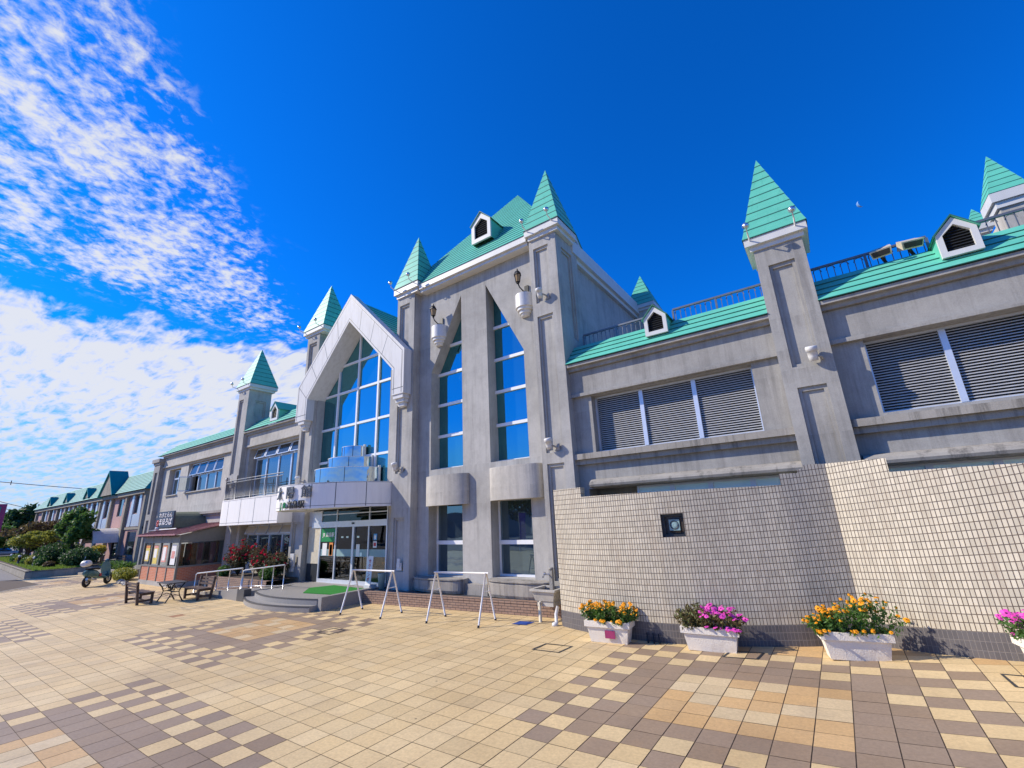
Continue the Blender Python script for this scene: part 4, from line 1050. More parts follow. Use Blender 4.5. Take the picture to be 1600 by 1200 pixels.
# curved balcony
mb = MB(); m = 28
def bal(k, o=0): 
    t = k / m; x = -27.35 + (6.45) * t; s_ = min(1, t / .14); e = min(1, (1 - t) / .05 + .85)
    y = 11.88 - (.98 + o) * math.sqrt(max(0, 1 - (1 - s_) ** 2)) ** 1.0 - .1 * math.sin(math.pi * t)
    return (x - o * (1 - s_), y)
for k in range(m):
    (xa, ya), (xb, yb) = bal(k), bal(k + 1)
    mb.smooth = True; mb.face([(xa, ya, 2.86), (xb, yb, 2.86), (xb, yb, 4.13), (xa, ya, 4.13)]); mb.smooth = False
mb.face([(*bal(k), 4.13) for k in range(m + 1)] + [(-20.9, 11.89, 4.13), (-27.35, 11.89, 4.13)])
mb.face(([(*bal(k), 2.86) for k in range(m + 1)] + [(-20.9, 11.89, 2.86), (-27.35, 11.89, 2.86)])[::-1])
mb.face([(*bal(m), 2.86), (-20.9, 11.89, 2.86), (-20.9, 11.89, 4.13), (*bal(m), 4.13)])
BAL = mb.build('balcony', 'canopywhite', ST)
j = MB()
for k in (2, 7, 13, 19, 25):
    x, y = bal(k, .004); j.face([(x - .012, y, 2.9), (x + .012, y, 2.9), (x + .012, y, 4.1), (x - .012, y, 4.1)])
for k in range(2, m):
    (xa, ya), (xb, yb) = bal(k, .004), bal(k + 1, .004)
    for z in (2.97, 4.07): j.face([(xa, ya, z), (xb, yb, z), (xb, yb, z + .012), (xa, ya, z + .012)])
j.build('panel_joint', 'darkmetal', BAL)
r_ = MB()
pts = [bal(k, -.08) for k in range(m + 1)]
for z, rr in ((5.12, .025), (5.0, .018), (4.24, .018)): r_.tube([(x, y, z) for x, y in pts], rr, 6)
for i in range(len(pts) - 1):
    (xa, ya), (xb, yb) = pts[i], pts[i + 1]
    for t in (0, .5): r_.tube([(xa + (xb - xa) * t, ya + (yb - ya) * t, 4.24), (xa + (xb - xa) * t, ya + (yb - ya) * t, 5.0)], .015, 4)
for i in (3, 9, 16, 22): r_.tube([(pts[i][0], pts[i][1], 4.13), (pts[i][0], pts[i][1], 5.35)], .03, 6)
r_.build('balcony_railing', 'railmetal', BAL)
# ------------------------------------------------------------ low brick wall under the tower
bw = MB(); zt = .37
A, B = Vector((-14.32, 10.80)), Vector((-6.3, 11.46))
ln = (B - A).length
def brick_strip(mb, a, b, z0, z1, u0=0):
    l = (Vector(b) - Vector(a)).length
    mb.face([(a[0], a[1], z0), (b[0], b[1], z0), (b[0], b[1], z1), (a[0], a[1], z1)], [(u0, z0), (u0 + l, z0), (u0 + l, z1), (u0, z1)])
brick_strip(bw, A, B, 0, zt - .075)
brick_strip(bw, (A.x, A.y - .012), (B.x, B.y - .012), zt - .07, zt, .1)
bw.face([(A.x, A.y - .012, zt), (B.x, B.y - .012, zt), (B.x, B.y + .2, zt), (A.x, A.y + .2, zt)], [(0, 0), (ln, 0), (ln, .07), (0, .07)])
bw.face([(A.x, A.y - .012, zt - .072), (A.x, A.y, zt - .072), (B.x, B.y, zt - .072), (B.x, B.y - .012, zt - .072)])
bw.mat(1).face([(A.x, A.y + .2, zt - .03), (B.x, B.y + .2, zt - .03), (B.x, 11.94, zt - .03), (A.x, 11.94, zt - .03)])
o = bw.build('low_brick_wall', ['brick', 'granitedark']); tag(o, 'low tan brick wall running along the foot of the tower', 'wall')

# ------------------------------------------------------------ curved tiled screen wall
def actual(Xa, Ya):
    r_ = .000364 * max(0, min(Xa, 3) * .7407 + 6) ** 3; z = 2.7 * r_ / (1 + r_); s = 1 - z / 2.7
    return Xa * s, Ya * s, z, s
left = [(-6.26, 10.73), (-5.85, 10.58), (-5.3, 10.44), (-4.7, 10.35), (-4.0, 10.32), (-3.55, 10.35), (-3.335, 10.375), (-2.86, 10.48), (-2.3, 10.68), (-1.72, 10.93), (-1.35, 11.11), (-.95, 11.315), (-.5, 11.61), (-.09, 11.88)]
right = [(-.09, 11.88), (.32, 11.78), (.75, 11.71), (.93, 11.69), (1.2, 11.68), (1.6, 11.69), (2.0, 11.74), (2.5, 11.83), (3.0, 11.97), (3.8, 12.25)]
def smooth_path(P, keep=(-3.335,)):
    out = []
    for i in range(len(P) - 1):
        p0, p1_, p2_, p3_ = P[max(i - 1, 0)], P[i], P[i + 1], P[min(i + 2, len(P) - 1)]
        n = 1 if any(abs(p1_[0] - k) < .01 for k in keep) else 4
        for j in range(n):
            t = j / n; q_ = []
            for c in (0, 1): q_.append(.5 * (2 * p1_[c] + (p2_[c] - p0[c]) * t + (2 * p0[c] - 5 * p1_[c] + 4 * p2_[c] - p3_[c]) * t * t + (3 * p1_[c] - p0[c] - 3 * p2_[c] + p3_[c]) * t ** 3))
            out.append(tuple(q_))
    return out + [P[-1]]
left, right = smooth_path(left), smooth_path(right)
def topz(Xa, k):
    """k: True for the raised piers"""
    if Xa < -.85 or Xa < -.5: z = 3.32 if k else 3.085
    else: z = 3.49 if k else 3.21
    return z
WALL = thing('tiled_screen_wall', (-2, 10.8, 0), 'wavy beige tiled screen wall with stepped top and dark tiled base', 'wall')
body, base = MB(), MB(); TH = .24; u = 0
def wall_path(pts, raised):
    global u
    for (p, q_) in zip(pts, pts[1:]):
        xm = (p[0] + q_[0]) / 2; k = raised(xm)
        xa, ya, za, sa = actual(*p); xb, yb, zb, sb = actual(*q_); l = math.hypot(xb - xa, yb - ya)
        ta, tb = 2.7 + (topz(p[0] if k or p[0] > -.5 else p[0], k) - 2.7) * sa, 2.7 + (topz(q_[0], k) - 2.7) * sb
        if p is pts[0] or True:
            pass
        ta = tb = (ta + tb) / 2
        spans = [(None, None)]
        hole = abs(p[0] + 3.335) < .01
        zs_ = [('b', .36)]
        def quad(z0a, z0b, z1a, z1b):
            body.face([(xa, ya, z0a), (xb, yb, z0b), (xb, yb, z1b), (xa, ya, z1a)], [(u, z0a - za), (u + l, z0b - zb), (u + l, z1b - zb), (u, z1a - za)])
        if hole:
            quad(za + .3, zb + .3, 2.11, 2.12); quad(2.585, 2.6, ta, tb)
            HOLE.extend([(xa, ya), (xb, yb)])
        else: quad(za + .3, zb + .3, ta, tb)
        body.face([(xb, yb + TH, zb), (xa, ya + TH, za), (xa, ya + TH, ta), (xb, yb + TH, tb)], [(u, 0), (u + l, 0), (u + l, 3), (u, 3)])
        body.face([(xa, ya, ta), (xb, yb, tb), (xb, yb + TH, tb), (xa, ya + TH, ta)], [(u, .01), (u + l, .01), (u + l, .11), (u, .11)])
        prev = wall_path.prev
        if prev is not None and abs(prev - ta) > .05:
            lo, hi = min(prev, ta), max(prev, ta); q4 = [(xa, ya, lo), (xa, ya + TH, lo), (xa, ya + TH, hi), (xa, ya, hi)]
            body.face(q4 if prev > ta else q4[::-1], [(0.02, lo), (TH, lo), (TH, hi), (0.02, hi)])
        wall_path.prev = ta
        base.face([(xa, ya - .006, za - .02), (xb, yb - .006, zb - .02), (xb, yb - .006, zb + .365), (xa, ya - .006, za + .365)], [(u, 0), (u + l, 0), (u + l, .365), (u, .365)])
        base.face([(xa, ya - .006, za + .365), (xb, yb - .006, zb + .365), (xb, yb, zb + .365), (xa, ya, za + .365)], [(u, .02), (u + l, .02), (u + l, .03), (u, .03)])
        u += l
HOLE = []; wall_path.prev = None
wall_path(left, lambda x: x < -5.3 or x > -.95)
wall_path(right, lambda x: x < .93)
xa, ya, za, sa = actual(*left[0])
body.face([(xa, ya + TH, 0), (xa, ya, 0), (xa, ya, 3.32), (xa, ya + TH, 3.32)], [(0, 0), (TH, 0), (TH, 3.3), (0, 3.3)])
body.build('wall_body', 'walltile', WALL); base.build('wall_base', 'walltiledark', WALL)
(hx0, hy0), (hx1, hy1) = HOLE
nb = MB(); dpt = .2
nb.mat(0)
nb.face([(hx0, hy0, 2.11), (hx1, hy1, 2.12), (hx1, hy1 + dpt, 2.12), (hx0, hy0 + dpt, 2.11)])
nb.face([(hx0, hy0 + dpt, 2.585), (hx1, hy1 + dpt, 2.6), (hx1, hy1, 2.6), (hx0, hy0, 2.585)])
nb.face([(hx0, hy0, 2.11), (hx0, hy0 + dpt, 2.11), (hx0, hy0 + dpt, 2.585), (hx0, hy0, 2.585)]); nb.face([(hx1, hy1 + dpt, 2.12), (hx1, hy1, 2.12), (hx1, hy1, 2.6), (hx1, hy1 + dpt, 2.6)])
nb.face([(hx0, hy0 + dpt, 2.11), (hx1, hy1 + dpt, 2.12), (hx1, hy1 + dpt, 2.6), (hx0, hy0 + dpt, 2.585)])
for (a, b, c, d) in ((0, .5, 0, .05), (0, .5, .43, .48), (0, .05, .05, .43), (.43, .49, .05, .43)):
    t = lambda s_: (hx0 + (hx1 - hx0) * s_ / .49, hy0 + (hy1 - hy0) * s_ / .49)
    nb.mat(1); p0, p1 = t(a), t(min(b, .49)); nb.face([(p0[0], p0[1] + .1, 2.11 + c), (p1[0], p1[1] + .1, 2.115 + c), (p1[0], p1[1] + .1, 2.115 + d), (p0[0], p0[1] + .1, 2.11 + d)])
cxh, cyh = (hx0 + hx1) / 2 + .02, (hy0 + hy1) / 2 + .1
nb.mat(2).box(cxh - .13, cxh + .10, cyh, cyh + .06, 2.24, 2.47)
nb.mat(1).lathe([(.075, 0), (.085, .01), (.095, 0)], (cxh - .015, cyh - .004, 2.355), 18, M=Matrix.Rotation(R(90), 4, 'X')); nb.mat(2).lathe([(0, .005), (.03, .012), (.06, .006)], (cxh - .015, cyh - .002, 2.355), 12, M=Matrix.Rotation(R(90), 4, 'X'))
nb.mat(3).box(cxh + .11, cxh + .19, cyh + .02, cyh + .06, 2.22, 2.5); nb.box(cxh - .13, cxh + .1, cyh + .02, cyh + .06, 2.2, 2.23)
nb.build('vent_niche', ['granitedark', 'darkmetal', 'frost', 'soil'], WALL)

# ------------------------------------------------------------ entrance steps, mat, stand sign
SP = thing('entrance_steps', (CX, 10, 0), 'two curved grey stone steps with a low side wall before the glass doors', 'steps')
def step_poly(front, sag, x0, x1, yb):
    cxs = (x0 + x1) / 2; pts = []
    for k in range(21):
        x = x0 + (x1 - x0) * k / 20; t = (x - cxs) / ((x1 - x0) / 2); pts.append((x, front + sag * t * t * (1.0 if t > 0 else 1.35)))
    return pts + [(x1, yb), (x0, yb)]
for nm, front, sag, x0, x1, z0, z1 in (('lower_step', 8.52, .42, -19.28, -14.58, 0, .18), ('upper_step', 8.86, .34, -18.95, -14.58, .18, .36)):
    mb = MB(); P = step_poly(front, sag, x0, x1, 11.84)
    mb.slab(P, [], z1, z0, 'z', back=False)
    if nm == 'upper_step': pass
    o = mb.build(nm, 'granite', SP, bevel=.008)
    e = MB(); Q = P[:21]
    for (a, b) in zip(Q, Q[1:]): e.face([(a[0], a[1] - .006, z1 - .035), (b[0], b[1] - .006, z1 - .035), (b[0], b[1] - .006, z1 + .002), (a[0], a[1] - .006, z1 + .002)]); e.face([(a[0], a[1] - .006, z1 + .002), (b[0], b[1] - .006, z1 + .002), (b[0], b[1] + .06, z1 + .002), (a[0], a[1] + .06, z1 + .002)])
    e.build('step_nosing', 'granitedark', o)
mb = MB(); mb.box(-19.9, -14.6, 11.0, 11.84, .0, .355); mb.build('landing', 'granite', SP)
mb = MB(); mb.box(-14.575, -14.36, 9.22, 11.2, 0, .42); mb.build('side_wall', 'granite', SP, bevel=.012)
mb = MB(); mb.box(-19.85, -19.3, 9.08, 9.35, 0, .42); mb.build('end_block', 'granitedark', SP, bevel=.012)
mb = MB(); M0 = [(-17.3, 10.55), (-16.35, 9.75), (-14.75, 9.95), (-14.75, 11.2), (-16.9, 11.35)]
mb.slab(M0, [], .385, .362, 'z', back=False); tag(mb.build('door_mat', 'mat'), 'bright green artificial grass mat in front of the station doors', 'mat')
SS = thing('stand_sign', (-14.75, 11.35, .36), 'slim white standing sign with red writing beside the glass doors', 'sign')
mb = MB(); M = Matrix.Translation((0, 0, .62)) @ Matrix.Rotation(R(-6), 4, 'X'); mb.obox(M, .15, .012, .5); mb.build('sign_board', 'paper', SS, world=False)
mb = MB(); mb.obox(Matrix.Translation((0, .06, .06)), .17, .16, .06); mb.build('sign_foot', 'lampwhite', SS, world=False, bevel=.02)
text_mesh('サ\nク\nラ\nン\nボ', .155, .002, 'red', 'sign_letter', SS, Matrix.Translation((-14.75, 11.35, .36)) @ Matrix.Translation((0, -.02, .62)) @ Matrix.Rotation(R(-6), 4, 'X') @ Matrix.Rotation(R(90), 4, 'X'))
mb = MB(); mb.lathe([(0, 0), (.10, 0), (.14, .5), (.15, .52), (.13, .5), (.0, .45)], (-14.22, 11.5, .37), 16); mb.build('x', 'frost').name = 'umbrella_bin'
tag(bpy.data.objects['umbrella_bin'], 'pale blue umbrella bin standing against the wall right of the doors', 'bin')

# ------------------------------------------------------------ ramp, flower bed, handrails
mb = MB(); mb.face([(-24.2, 9.2, .005), (-19.86, 9.2, .34), (-19.86, 10.15, .34), (-24.2, 10.15, .005)])
mb.face([(-24.2, 9.2, 0), (-19.86, 9.2, 0), (-19.86, 9.2, .34), (-24.2, 9.2, .005)]); mb.box(-19.86, -19.3, 9.36, 11.84, 0, .345)
mb.face([(-24.2, 9.1, 0), (-19.86, 9.1, 0), (-19.86, 9.1, .40), (-24.2, 9.1, .06)], [(0, 0), (4.3, 0), (4.3, .4), (0, .06)])
mb.face([(-24.2, 9.1, .06), (-19.86, 9.1, .40), (-19.86, 9.2, .40), (-24.2, 9.2, .06)]); mb.face([(-24.2, 9.2, .06), (-19.86, 9.2, .40), (-19.86, 9.2, .3), (-24.2, 9.2, 0)])
tag(mb.build('wheelchair_ramp', 'granite'), 'low grey ramp rising to the doors beside the rose bed', 'ramp')
BD = thing('brick_flower_bed', (-22.5, 10.2, 0), 'raised brick flower bed below the balcony with roses', 'flower bed')
mb = MB(); brick_strip(mb, (-25.3, 10.2), (-19.9, 10.2), 0, .55); brick_strip(mb, (-25.3, 11.85), (-25.3, 10.2), 0, .55)
mb.face([(-25.3, 10.2, .55), (-19.9, 10.2, .55), (-19.9, 10.4, .55), (-25.3, 10.4, .55)], [(0, 0), (5.4, 0), (5.4, .07), (0, .07)])
mb.face([(-25.3, 10.4, .55), (-25.1, 10.4, .55), (-25.1, 11.85, .55), (-25.3, 11.85, .55)], [(0, 0), (.07, 0), (.07, 1), (0, 1)])
mb.build('brick_edge', 'brick', BD)
mb = MB(); mb.face([(-25.1, 10.4, .53), (-19.9, 10.4, .53), (-19.9, 11.88, .53), (-25.1, 11.88, .53)]); mb.build('soil', 'soil', BD)
def handrail(name, label, xa, xb, y, za, zb, ga, gb, nposts, loop=False):
    t = thing(name, (xa, y, 0), label, 'handrail', 'steel handrails of the ramp')
    mb = MB(); mb.tube([(xa, y, ga + .02), (xa, y, za - .1), (xa + .03, y, za - .03), (xa + .12, y, za), (xb, y, zb)], .027, 8); mb.build('top_rail', 'steel', t)
    for k in range(nposts):
        f = (k + 1) / nposts; x = xa + (xb - xa) * f; g = ga + (gb - ga) * f; p = MB(); p.tube([(x, y, g), (x, y, za + (zb - za) * f)], .022, 7); p.build('rail_post', 'steel', t)
    p = MB(); p.tube([(xa + .1, y, ga + .12), (xb, y, gb + .12)], .015, 6); p.build('lower_rail', 'steel', t)
handrail('ramp_handrail', 'stainless handrail along the front of the ramp', -24.0, -19.75, 9.15, .86, 1.18, .06, .40, 4)
handrail('ramp_handrail', 'stainless handrail beside the rose bed at the top of the ramp', -21.6, -18.3, 10.05, .96, 1.24, .2, .36, 4)

# ------------------------------------------------------------ bicycle racks
def rack(loc, rz, w_, label):
    t = thing('bicycle_rack', loc, label, 'bicycle rack', 'white tube racks on the square', rz)
    m = MB(); m.tube([(-w_ / 2 - .06, 0, 1.24), (w_ / 2 + .06, 0, 1.24)], .024, 9); m.build('top_bar', 'rackwhite', t, world=False)
    for sx in (-1, 1):
        for sy_ in (-1, 1):
            m = MB(); x = sx * (w_ / 2 - .02)
            m.mat(0).tube([(x, sy_ * .43, .0), (x, sy_ * .02, 1.24)], .024, 8); m.mat(1).tube([(x, sy_ * .437, .0), (x, sy_ * .42, .05)], .031, 8)
            m.build('leg', ['rackwhite', 'black'], t, world=False)
        m = MB(); m.tube([(x, -.17, .78), (x, .17, .78)], .012, 6); m.build('cross_brace', 'rackwhite', t, world=False)
    return t
rack((-12.42, 9.68, 0), R(4), 1.8, 'white tube bicycle rack nearer the entrance steps')
rack((-9.02, 10.02, 0), R(7), 1.72, 'white tube bicycle rack in front of the low tower windows')

# ------------------------------------------------------------ wash basin, pipe, floor plates
SK = thing('wash_basin', (-6.85, 11.0, .35), 'small grey outdoor wash basin with tap against the tower pillar', 'basin')
mb = MB()
def frust(mb, x0, x1, y0, y1, z0, X0, X1, Y0, Y1, z1):
    a = [(x0, y0, z0), (x1, y0, z0), (x1, y1, z0), (x0, y1, z0)]; b = [(X0, Y0, z1), (X1, Y0, z1), (X1, Y1, z1), (X0, Y1, z1)]
    for k in range(4): j = (k + 1) % 4; mb.face([a[k], a[j], b[j], b[k]])
    mb.face(a[::-1]); return b
frust(mb, -7.15, -6.6, 10.92, 11.5, .50, -7.22, -6.52, 10.85, 11.55, .74); mb.box(-7.26, -6.48, 10.81, 10.87, .74, .79); mb.box(-7.26, -6.48, 11.5, 11.56, .74, .79); mb.box(-7.26, -7.18, 10.87, 11.5, .74, .79); mb.box(-6.56, -6.48, 10.87, 11.5, .74, .79)
mb.face([(-7.18, 10.87, .66), (-6.56, 10.87, .66), (-6.56, 11.5, .66), (-7.18, 11.5, .66)]); mb.box(-7.12, -6.62, 10.95, 11.5, .37, .50)
mb.build('basin', 'paleconc', SK)
mb = MB(); mb.box(-6.95, -6.85, 11.36, 11.46, .66, 1.22); mb.lathe([(0, 0), (.07, 0), (.07, .05), (0, .06)], (-6.9, 11.41, 1.22), 8); mb.build('tap_post', 'granite', SK)
mb = MB(); mb.tube([(-6.95, 11.36, 1.1), (-7.0, 11.2, 1.12), (-7.02, 11.14, 1.04)], .022, 8); mb.tube([(-7.0, 11.22, 1.12), (-7.0, 11.22, 1.18)], .03, 6); mb.build('tap', 'silver', SK)
mb = MB(); mb.tube([(-7.0, 10.98, .48), (-7.0, 10.90, .44), (-7.0, 10.88, .36), (-7.0, 10.88, .0)], .045, 10); mb.build('drain_pipe', 'cream', SK)
def plate(name, label, cat, pts, mt, ring=True, fill=None):
    mb = MB(); c = Vector((sum(p[0] for p in pts) / 4, sum(p[1] for p in pts) / 4, 0))
    P = [Vector((p[0], p[1], zg(p[0]) + .008)) for p in pts]; Q = [p + (Vector((c.x, c.y, p.z)) - p).normalized() * .05 for p in P]
    for k in range(4): j = (k + 1) % 4; mb.mat(0).face([P[k], P[j], Q[j], Q[k]])
    if fill: mb.mat(1).face([q_ - Vector((0, 0, .002)) for q_ in Q])
    return tag(mb.build(name, [mt, fill or mt]), label, cat)
plate('inspection_cover', 'square tile-filled inspection cover left of the marigold trough', 'cover', [actual(-5.86, 8.69)[:2], actual(-5.22, 8.74)[:2], actual(-5.18, 9.27)[:2], actual(-5.82, 9.2)[:2]], 'darkmetal')
plate('inspection_cover', 'square inspection cover behind the trough of fading petunias', 'cover', [actual(-2.37, 9.86)[:2], actual(-1.77, 9.97)[:2], actual(-1.72, 10.45)[:2], actual(-2.3, 10.35)[:2]], 'darkmetal')
plate('inspection_cover', 'dark framed inspection cover at the right edge of the paving', 'cover', [actual(1.53, 10.2)[:2], actual(2.3, 10.35)[:2], actual(2.3, 10.95)[:2], actual(1.5, 10.82)[:2]], 'darkmetal')
plate('inspection_cover', 'small square inspection cover beyond the tan inlay before the steps', 'cover', [(-11.8, 7.5), (-11.25, 7.5), (-11.25, 8.0), (-11.8, 8.0)], 'darkmetal')
plate('inspection_cover', 'flat square cover in the plain paving near the iron table', 'cover', [(-20.4, 7.4), (-19.6, 7.4), (-19.6, 7.9), (-20.4, 7.9)], 'granite')
plate('blue_floor_plate', 'small blue plate set in the paving near the second rack', 'floor plate', [(-7.57, 10.36), (-7.15, 10.43), (-7.13, 10.8), (-7.55, 10.74)], 'blueplate', fill='blueplate')
PD = MB(); PD.tube([(-6.42, 10.72, 0.06), (-6.44, 10.76, .25), (-6.42, 10.84, .42)], .045, 8); PD.lathe([(0, 0), (.09, 0), (.07, .07), (0, .09)], (-6.44, 10.68, 0), 10)
tag(PD.build('wall_drain_pipe', 'lampwhite'), 'short white drain pipe beside the end of the tiled wall', 'pipe')
for k, xx in enumerate((-3.93, -3.8, -3.68)):
    x, y, z, s = actual(xx, 10.27); m = MB(); m.bar((x, y + .02, z + .16), (x + .06, y - .1, z + .005), .02, .05); m.bar((x, y + .02, z + .02), (x + .06, y - .1, z + .005), .02, .03)
    tag(m.build('iron_bracket', 'iron'), 'small black iron bracket at the foot of the tiled wall', 'bracket', 'iron brackets between the troughs')

# ------------------------------------------------------------ flower troughs
def trough(loc, rz, label, w_=1.0, d_=.43, h=.42):
    t = thing('flower_trough', loc, label, 'planter', 'white stone flower troughs', rz)
    mb = MB(); a, b = w_ / 2, d_ / 2
    bt = frust(mb, -a + .10, a - .10, -b + .075, b - .075, 0, -a + .045, a - .045, -b + .038, b - .038, h - .11); mb.build('trough_body', 'troughstone', t, world=False, bevel=.02)
    mb = MB()
    mb.box(-a, a, -b, -b + .05, h - .115, h); mb.box(-a, a, b - .05, b, h - .115, h); mb.box(-a, -a + .05, -b + .05, b - .05, h - .115, h); mb.box(a - .05, a, -b + .05, b - .05, h - .115, h)
    mb.build('trough_rim', 'troughstone', t, world=False, bevel=.012)
    mb = MB(); mb.face([(-a + .04, -b + .04, h - .03), (a - .04, -b + .04, h - .03), (a - .04, b - .04, h - .03), (-a + .04, b - .04, h - .03)]); mb.build('soil', 'soil', t, world=False)
    return t
q = Mat('white_stone_trough'); co = q.coord(); st = q.noise(co, 4, 6, .7)
q.col(q.mix(q.ramp(st, [(.5, 0), (.8, .45)]), (.80, .73, .61), (.36, .25, .16))); q.set(Roughness=.8); q.bump(q.noise(co, 45, 3), .8, .012); MT['troughstone'] = q.m
def blossom_mesh(kind, seed):
    """a flower head: ruffled ring of petals round a heart"""
    rg = random.Random(seed); mb = MB(); n = 9 if kind == 'marigold' else 5; R0 = .033 if kind == 'marigold' else .040
    for layer in range(2 if kind == 'marigold' else 1):
        for k in range(n):
            a = 2 * math.pi * (k + .5 * layer) / n + rg.uniform(-.1, .1); r_ = R0 * (1 - .25 * layer) * rg.uniform(.85, 1.15); wd = 2 * math.pi / n * .62
            z = rg.uniform(-.003, .004) + .004 * layer
            mb.mat(0).face([(0, 0, .003 + .004 * layer), (r_ * .7 * math.cos(a - wd), r_ * .7 * math.sin(a - wd), z), (r_ * math.cos(a - wd * .4), r_ * math.sin(a - wd * .4), z - .004), (r_ * math.cos(a + wd * .4), r_ * math.sin(a + wd * .4), z - .004), (r_ * .7 * math.cos(a + wd), r_ * .7 * math.sin(a + wd), z)])
    mb.mat(1).lathe([(.0, .012), (.006, .011), (.008, .006), (.0, .003)], (0, 0, 0), 6)
    return mb
def flowers(name, loc, rz, label, w_, d_, hgt, leafm, petal, heart, nbl, seed, kind, tall=0, z0=.39, nleaf=2000, bias=0, part='blossom', leafsize=.042, spread=.20):
    rg = random.Random(seed); t = thing(name, loc, label, 'flowers', 'flowers in the troughs', rz)
    mb = MB(); st = MB(); tips = []
    nst = 90
    for k in range(nst):
        bx, by = rg.uniform(-w_ / 2, w_ / 2), rg.uniform(-d_ / 2, d_ / 2); e = abs(bx) / (w_ / 2)
        hh = hgt * rg.uniform(.55, 1.05) * (1 + tall * bx / (w_ / 2)) * (1 - .35 * e ** 3)
        tx, ty = bx * (1 + spread * 1.2) + rg.uniform(-.09, .09), by * 1.4 + rg.uniform(-.06, .05) - .02
        if rg.random() < .16: hh *= .12; ty = -d_ / 2 - rg.uniform(.02, .09) if rg.random() < .7 else ty; tx = bx * 1.1
        tip = Vector((tx, ty, z0 + hh)); b0 = Vector((bx, by, z0)); mid = (b0 + tip) / 2 + Vector((0, 0, .03)); tips.append(tip)
        st.tube([b0, mid, tip], [.004, .003, .002], 4, caps=False)
        for _ in range(nleaf // nst):
            f = rg.random() ** .7; p = b0.lerp(tip, f) + Vector((rg.gauss(0, .025), rg.gauss(0, .025), rg.gauss(0, .018)))
            leaf(mb, p, leafsize * rg.uniform(.6, 1.2), rg, None, 2.2, .4)
    mb.build('foliage', leafm, t, world=False); st.build('stems', leafm, t, world=False)
    protos = [blossom_mesh(kind, seed + q_) for q_ in range(3)]
    meshes = []
    for p in protos:
        o = p.build(part, [petal, heart], t, world=False); meshes.append(o)
    cand = sorted(tips, key=lambda p: -rg.random() - bias * (p.x / w_))[:nbl] if nbl <= len(tips) else tips
    for i, p in enumerate(cand):
        o = meshes[i] if i < 3 else meshes[i % 3].copy()
        if i >= 3: COL.objects.link(o)
        o.location = p + Vector((rg.gauss(0, .006), rg.gauss(0, .006) - .012, .022)); s = rg.choice((.75, 1.0, 1.15, 1.3, 1.45)) * rg.uniform(.9, 1.1); o.scale = (s, s, s)
        o.rotation_euler = (R(rg.uniform(5, 65)), R(rg.uniform(-30, 20)), rg.uniform(-.6, .9))
    return t
def at(Xa, Ya): x, y, z, s = actual(Xa, Ya); return (x, y, z)
T1, T2, T3, T4 = at(-4.63, 9.97), at(-2.6, 10.25), at(-.28, 10.8), at(2.46, 11.2)
t1 = trough(T1, R(5), 'white stone trough with a magenta plate, holding marigolds')
k = MB(); k.box(-.05, .17, -.196, -.186, .10, .25)
o = k.build('label_plate', 'magplate', t1, world=False)
trough(T2, R(5), 'white stone trough with half withered pink petunias', 1.04)
trough(T3, R(13), 'white stone trough holding the taller orange marigolds by the wall cusp', 1.02)
trough(T4, R(12), 'white stone trough cut by the right edge of the view')
flowers('marigold_clump', T1, R(5), 'orange marigolds in the trough with the magenta plate', .96, .36, .37, 'leaf', 'petalorange', 'petalheart', 96, 11, 'marigold')
flowers('petunia_clump', T2, R(5), 'half withered petunias with pink blooms mostly on the right', 1.0, .36, .38, 'leafdry', 'petalpink', 'petalviolet', 46, 12, 'petunia', bias=4.5)
flowers('marigold_clump', T3, R(13), 'tall orange marigolds rising to the right by the wall cusp', 1.04, .38, .47, 'leaf', 'petalorange', 'petalheart', 95, 13, 'marigold', tall=.42)
flowers('petunia_clump', T4, R(12), 'bright pink petunias at the right edge of the view', .94, .32, .36, 'leaf', 'petalpink', 'petalviolet', 80, 14, 'petunia')
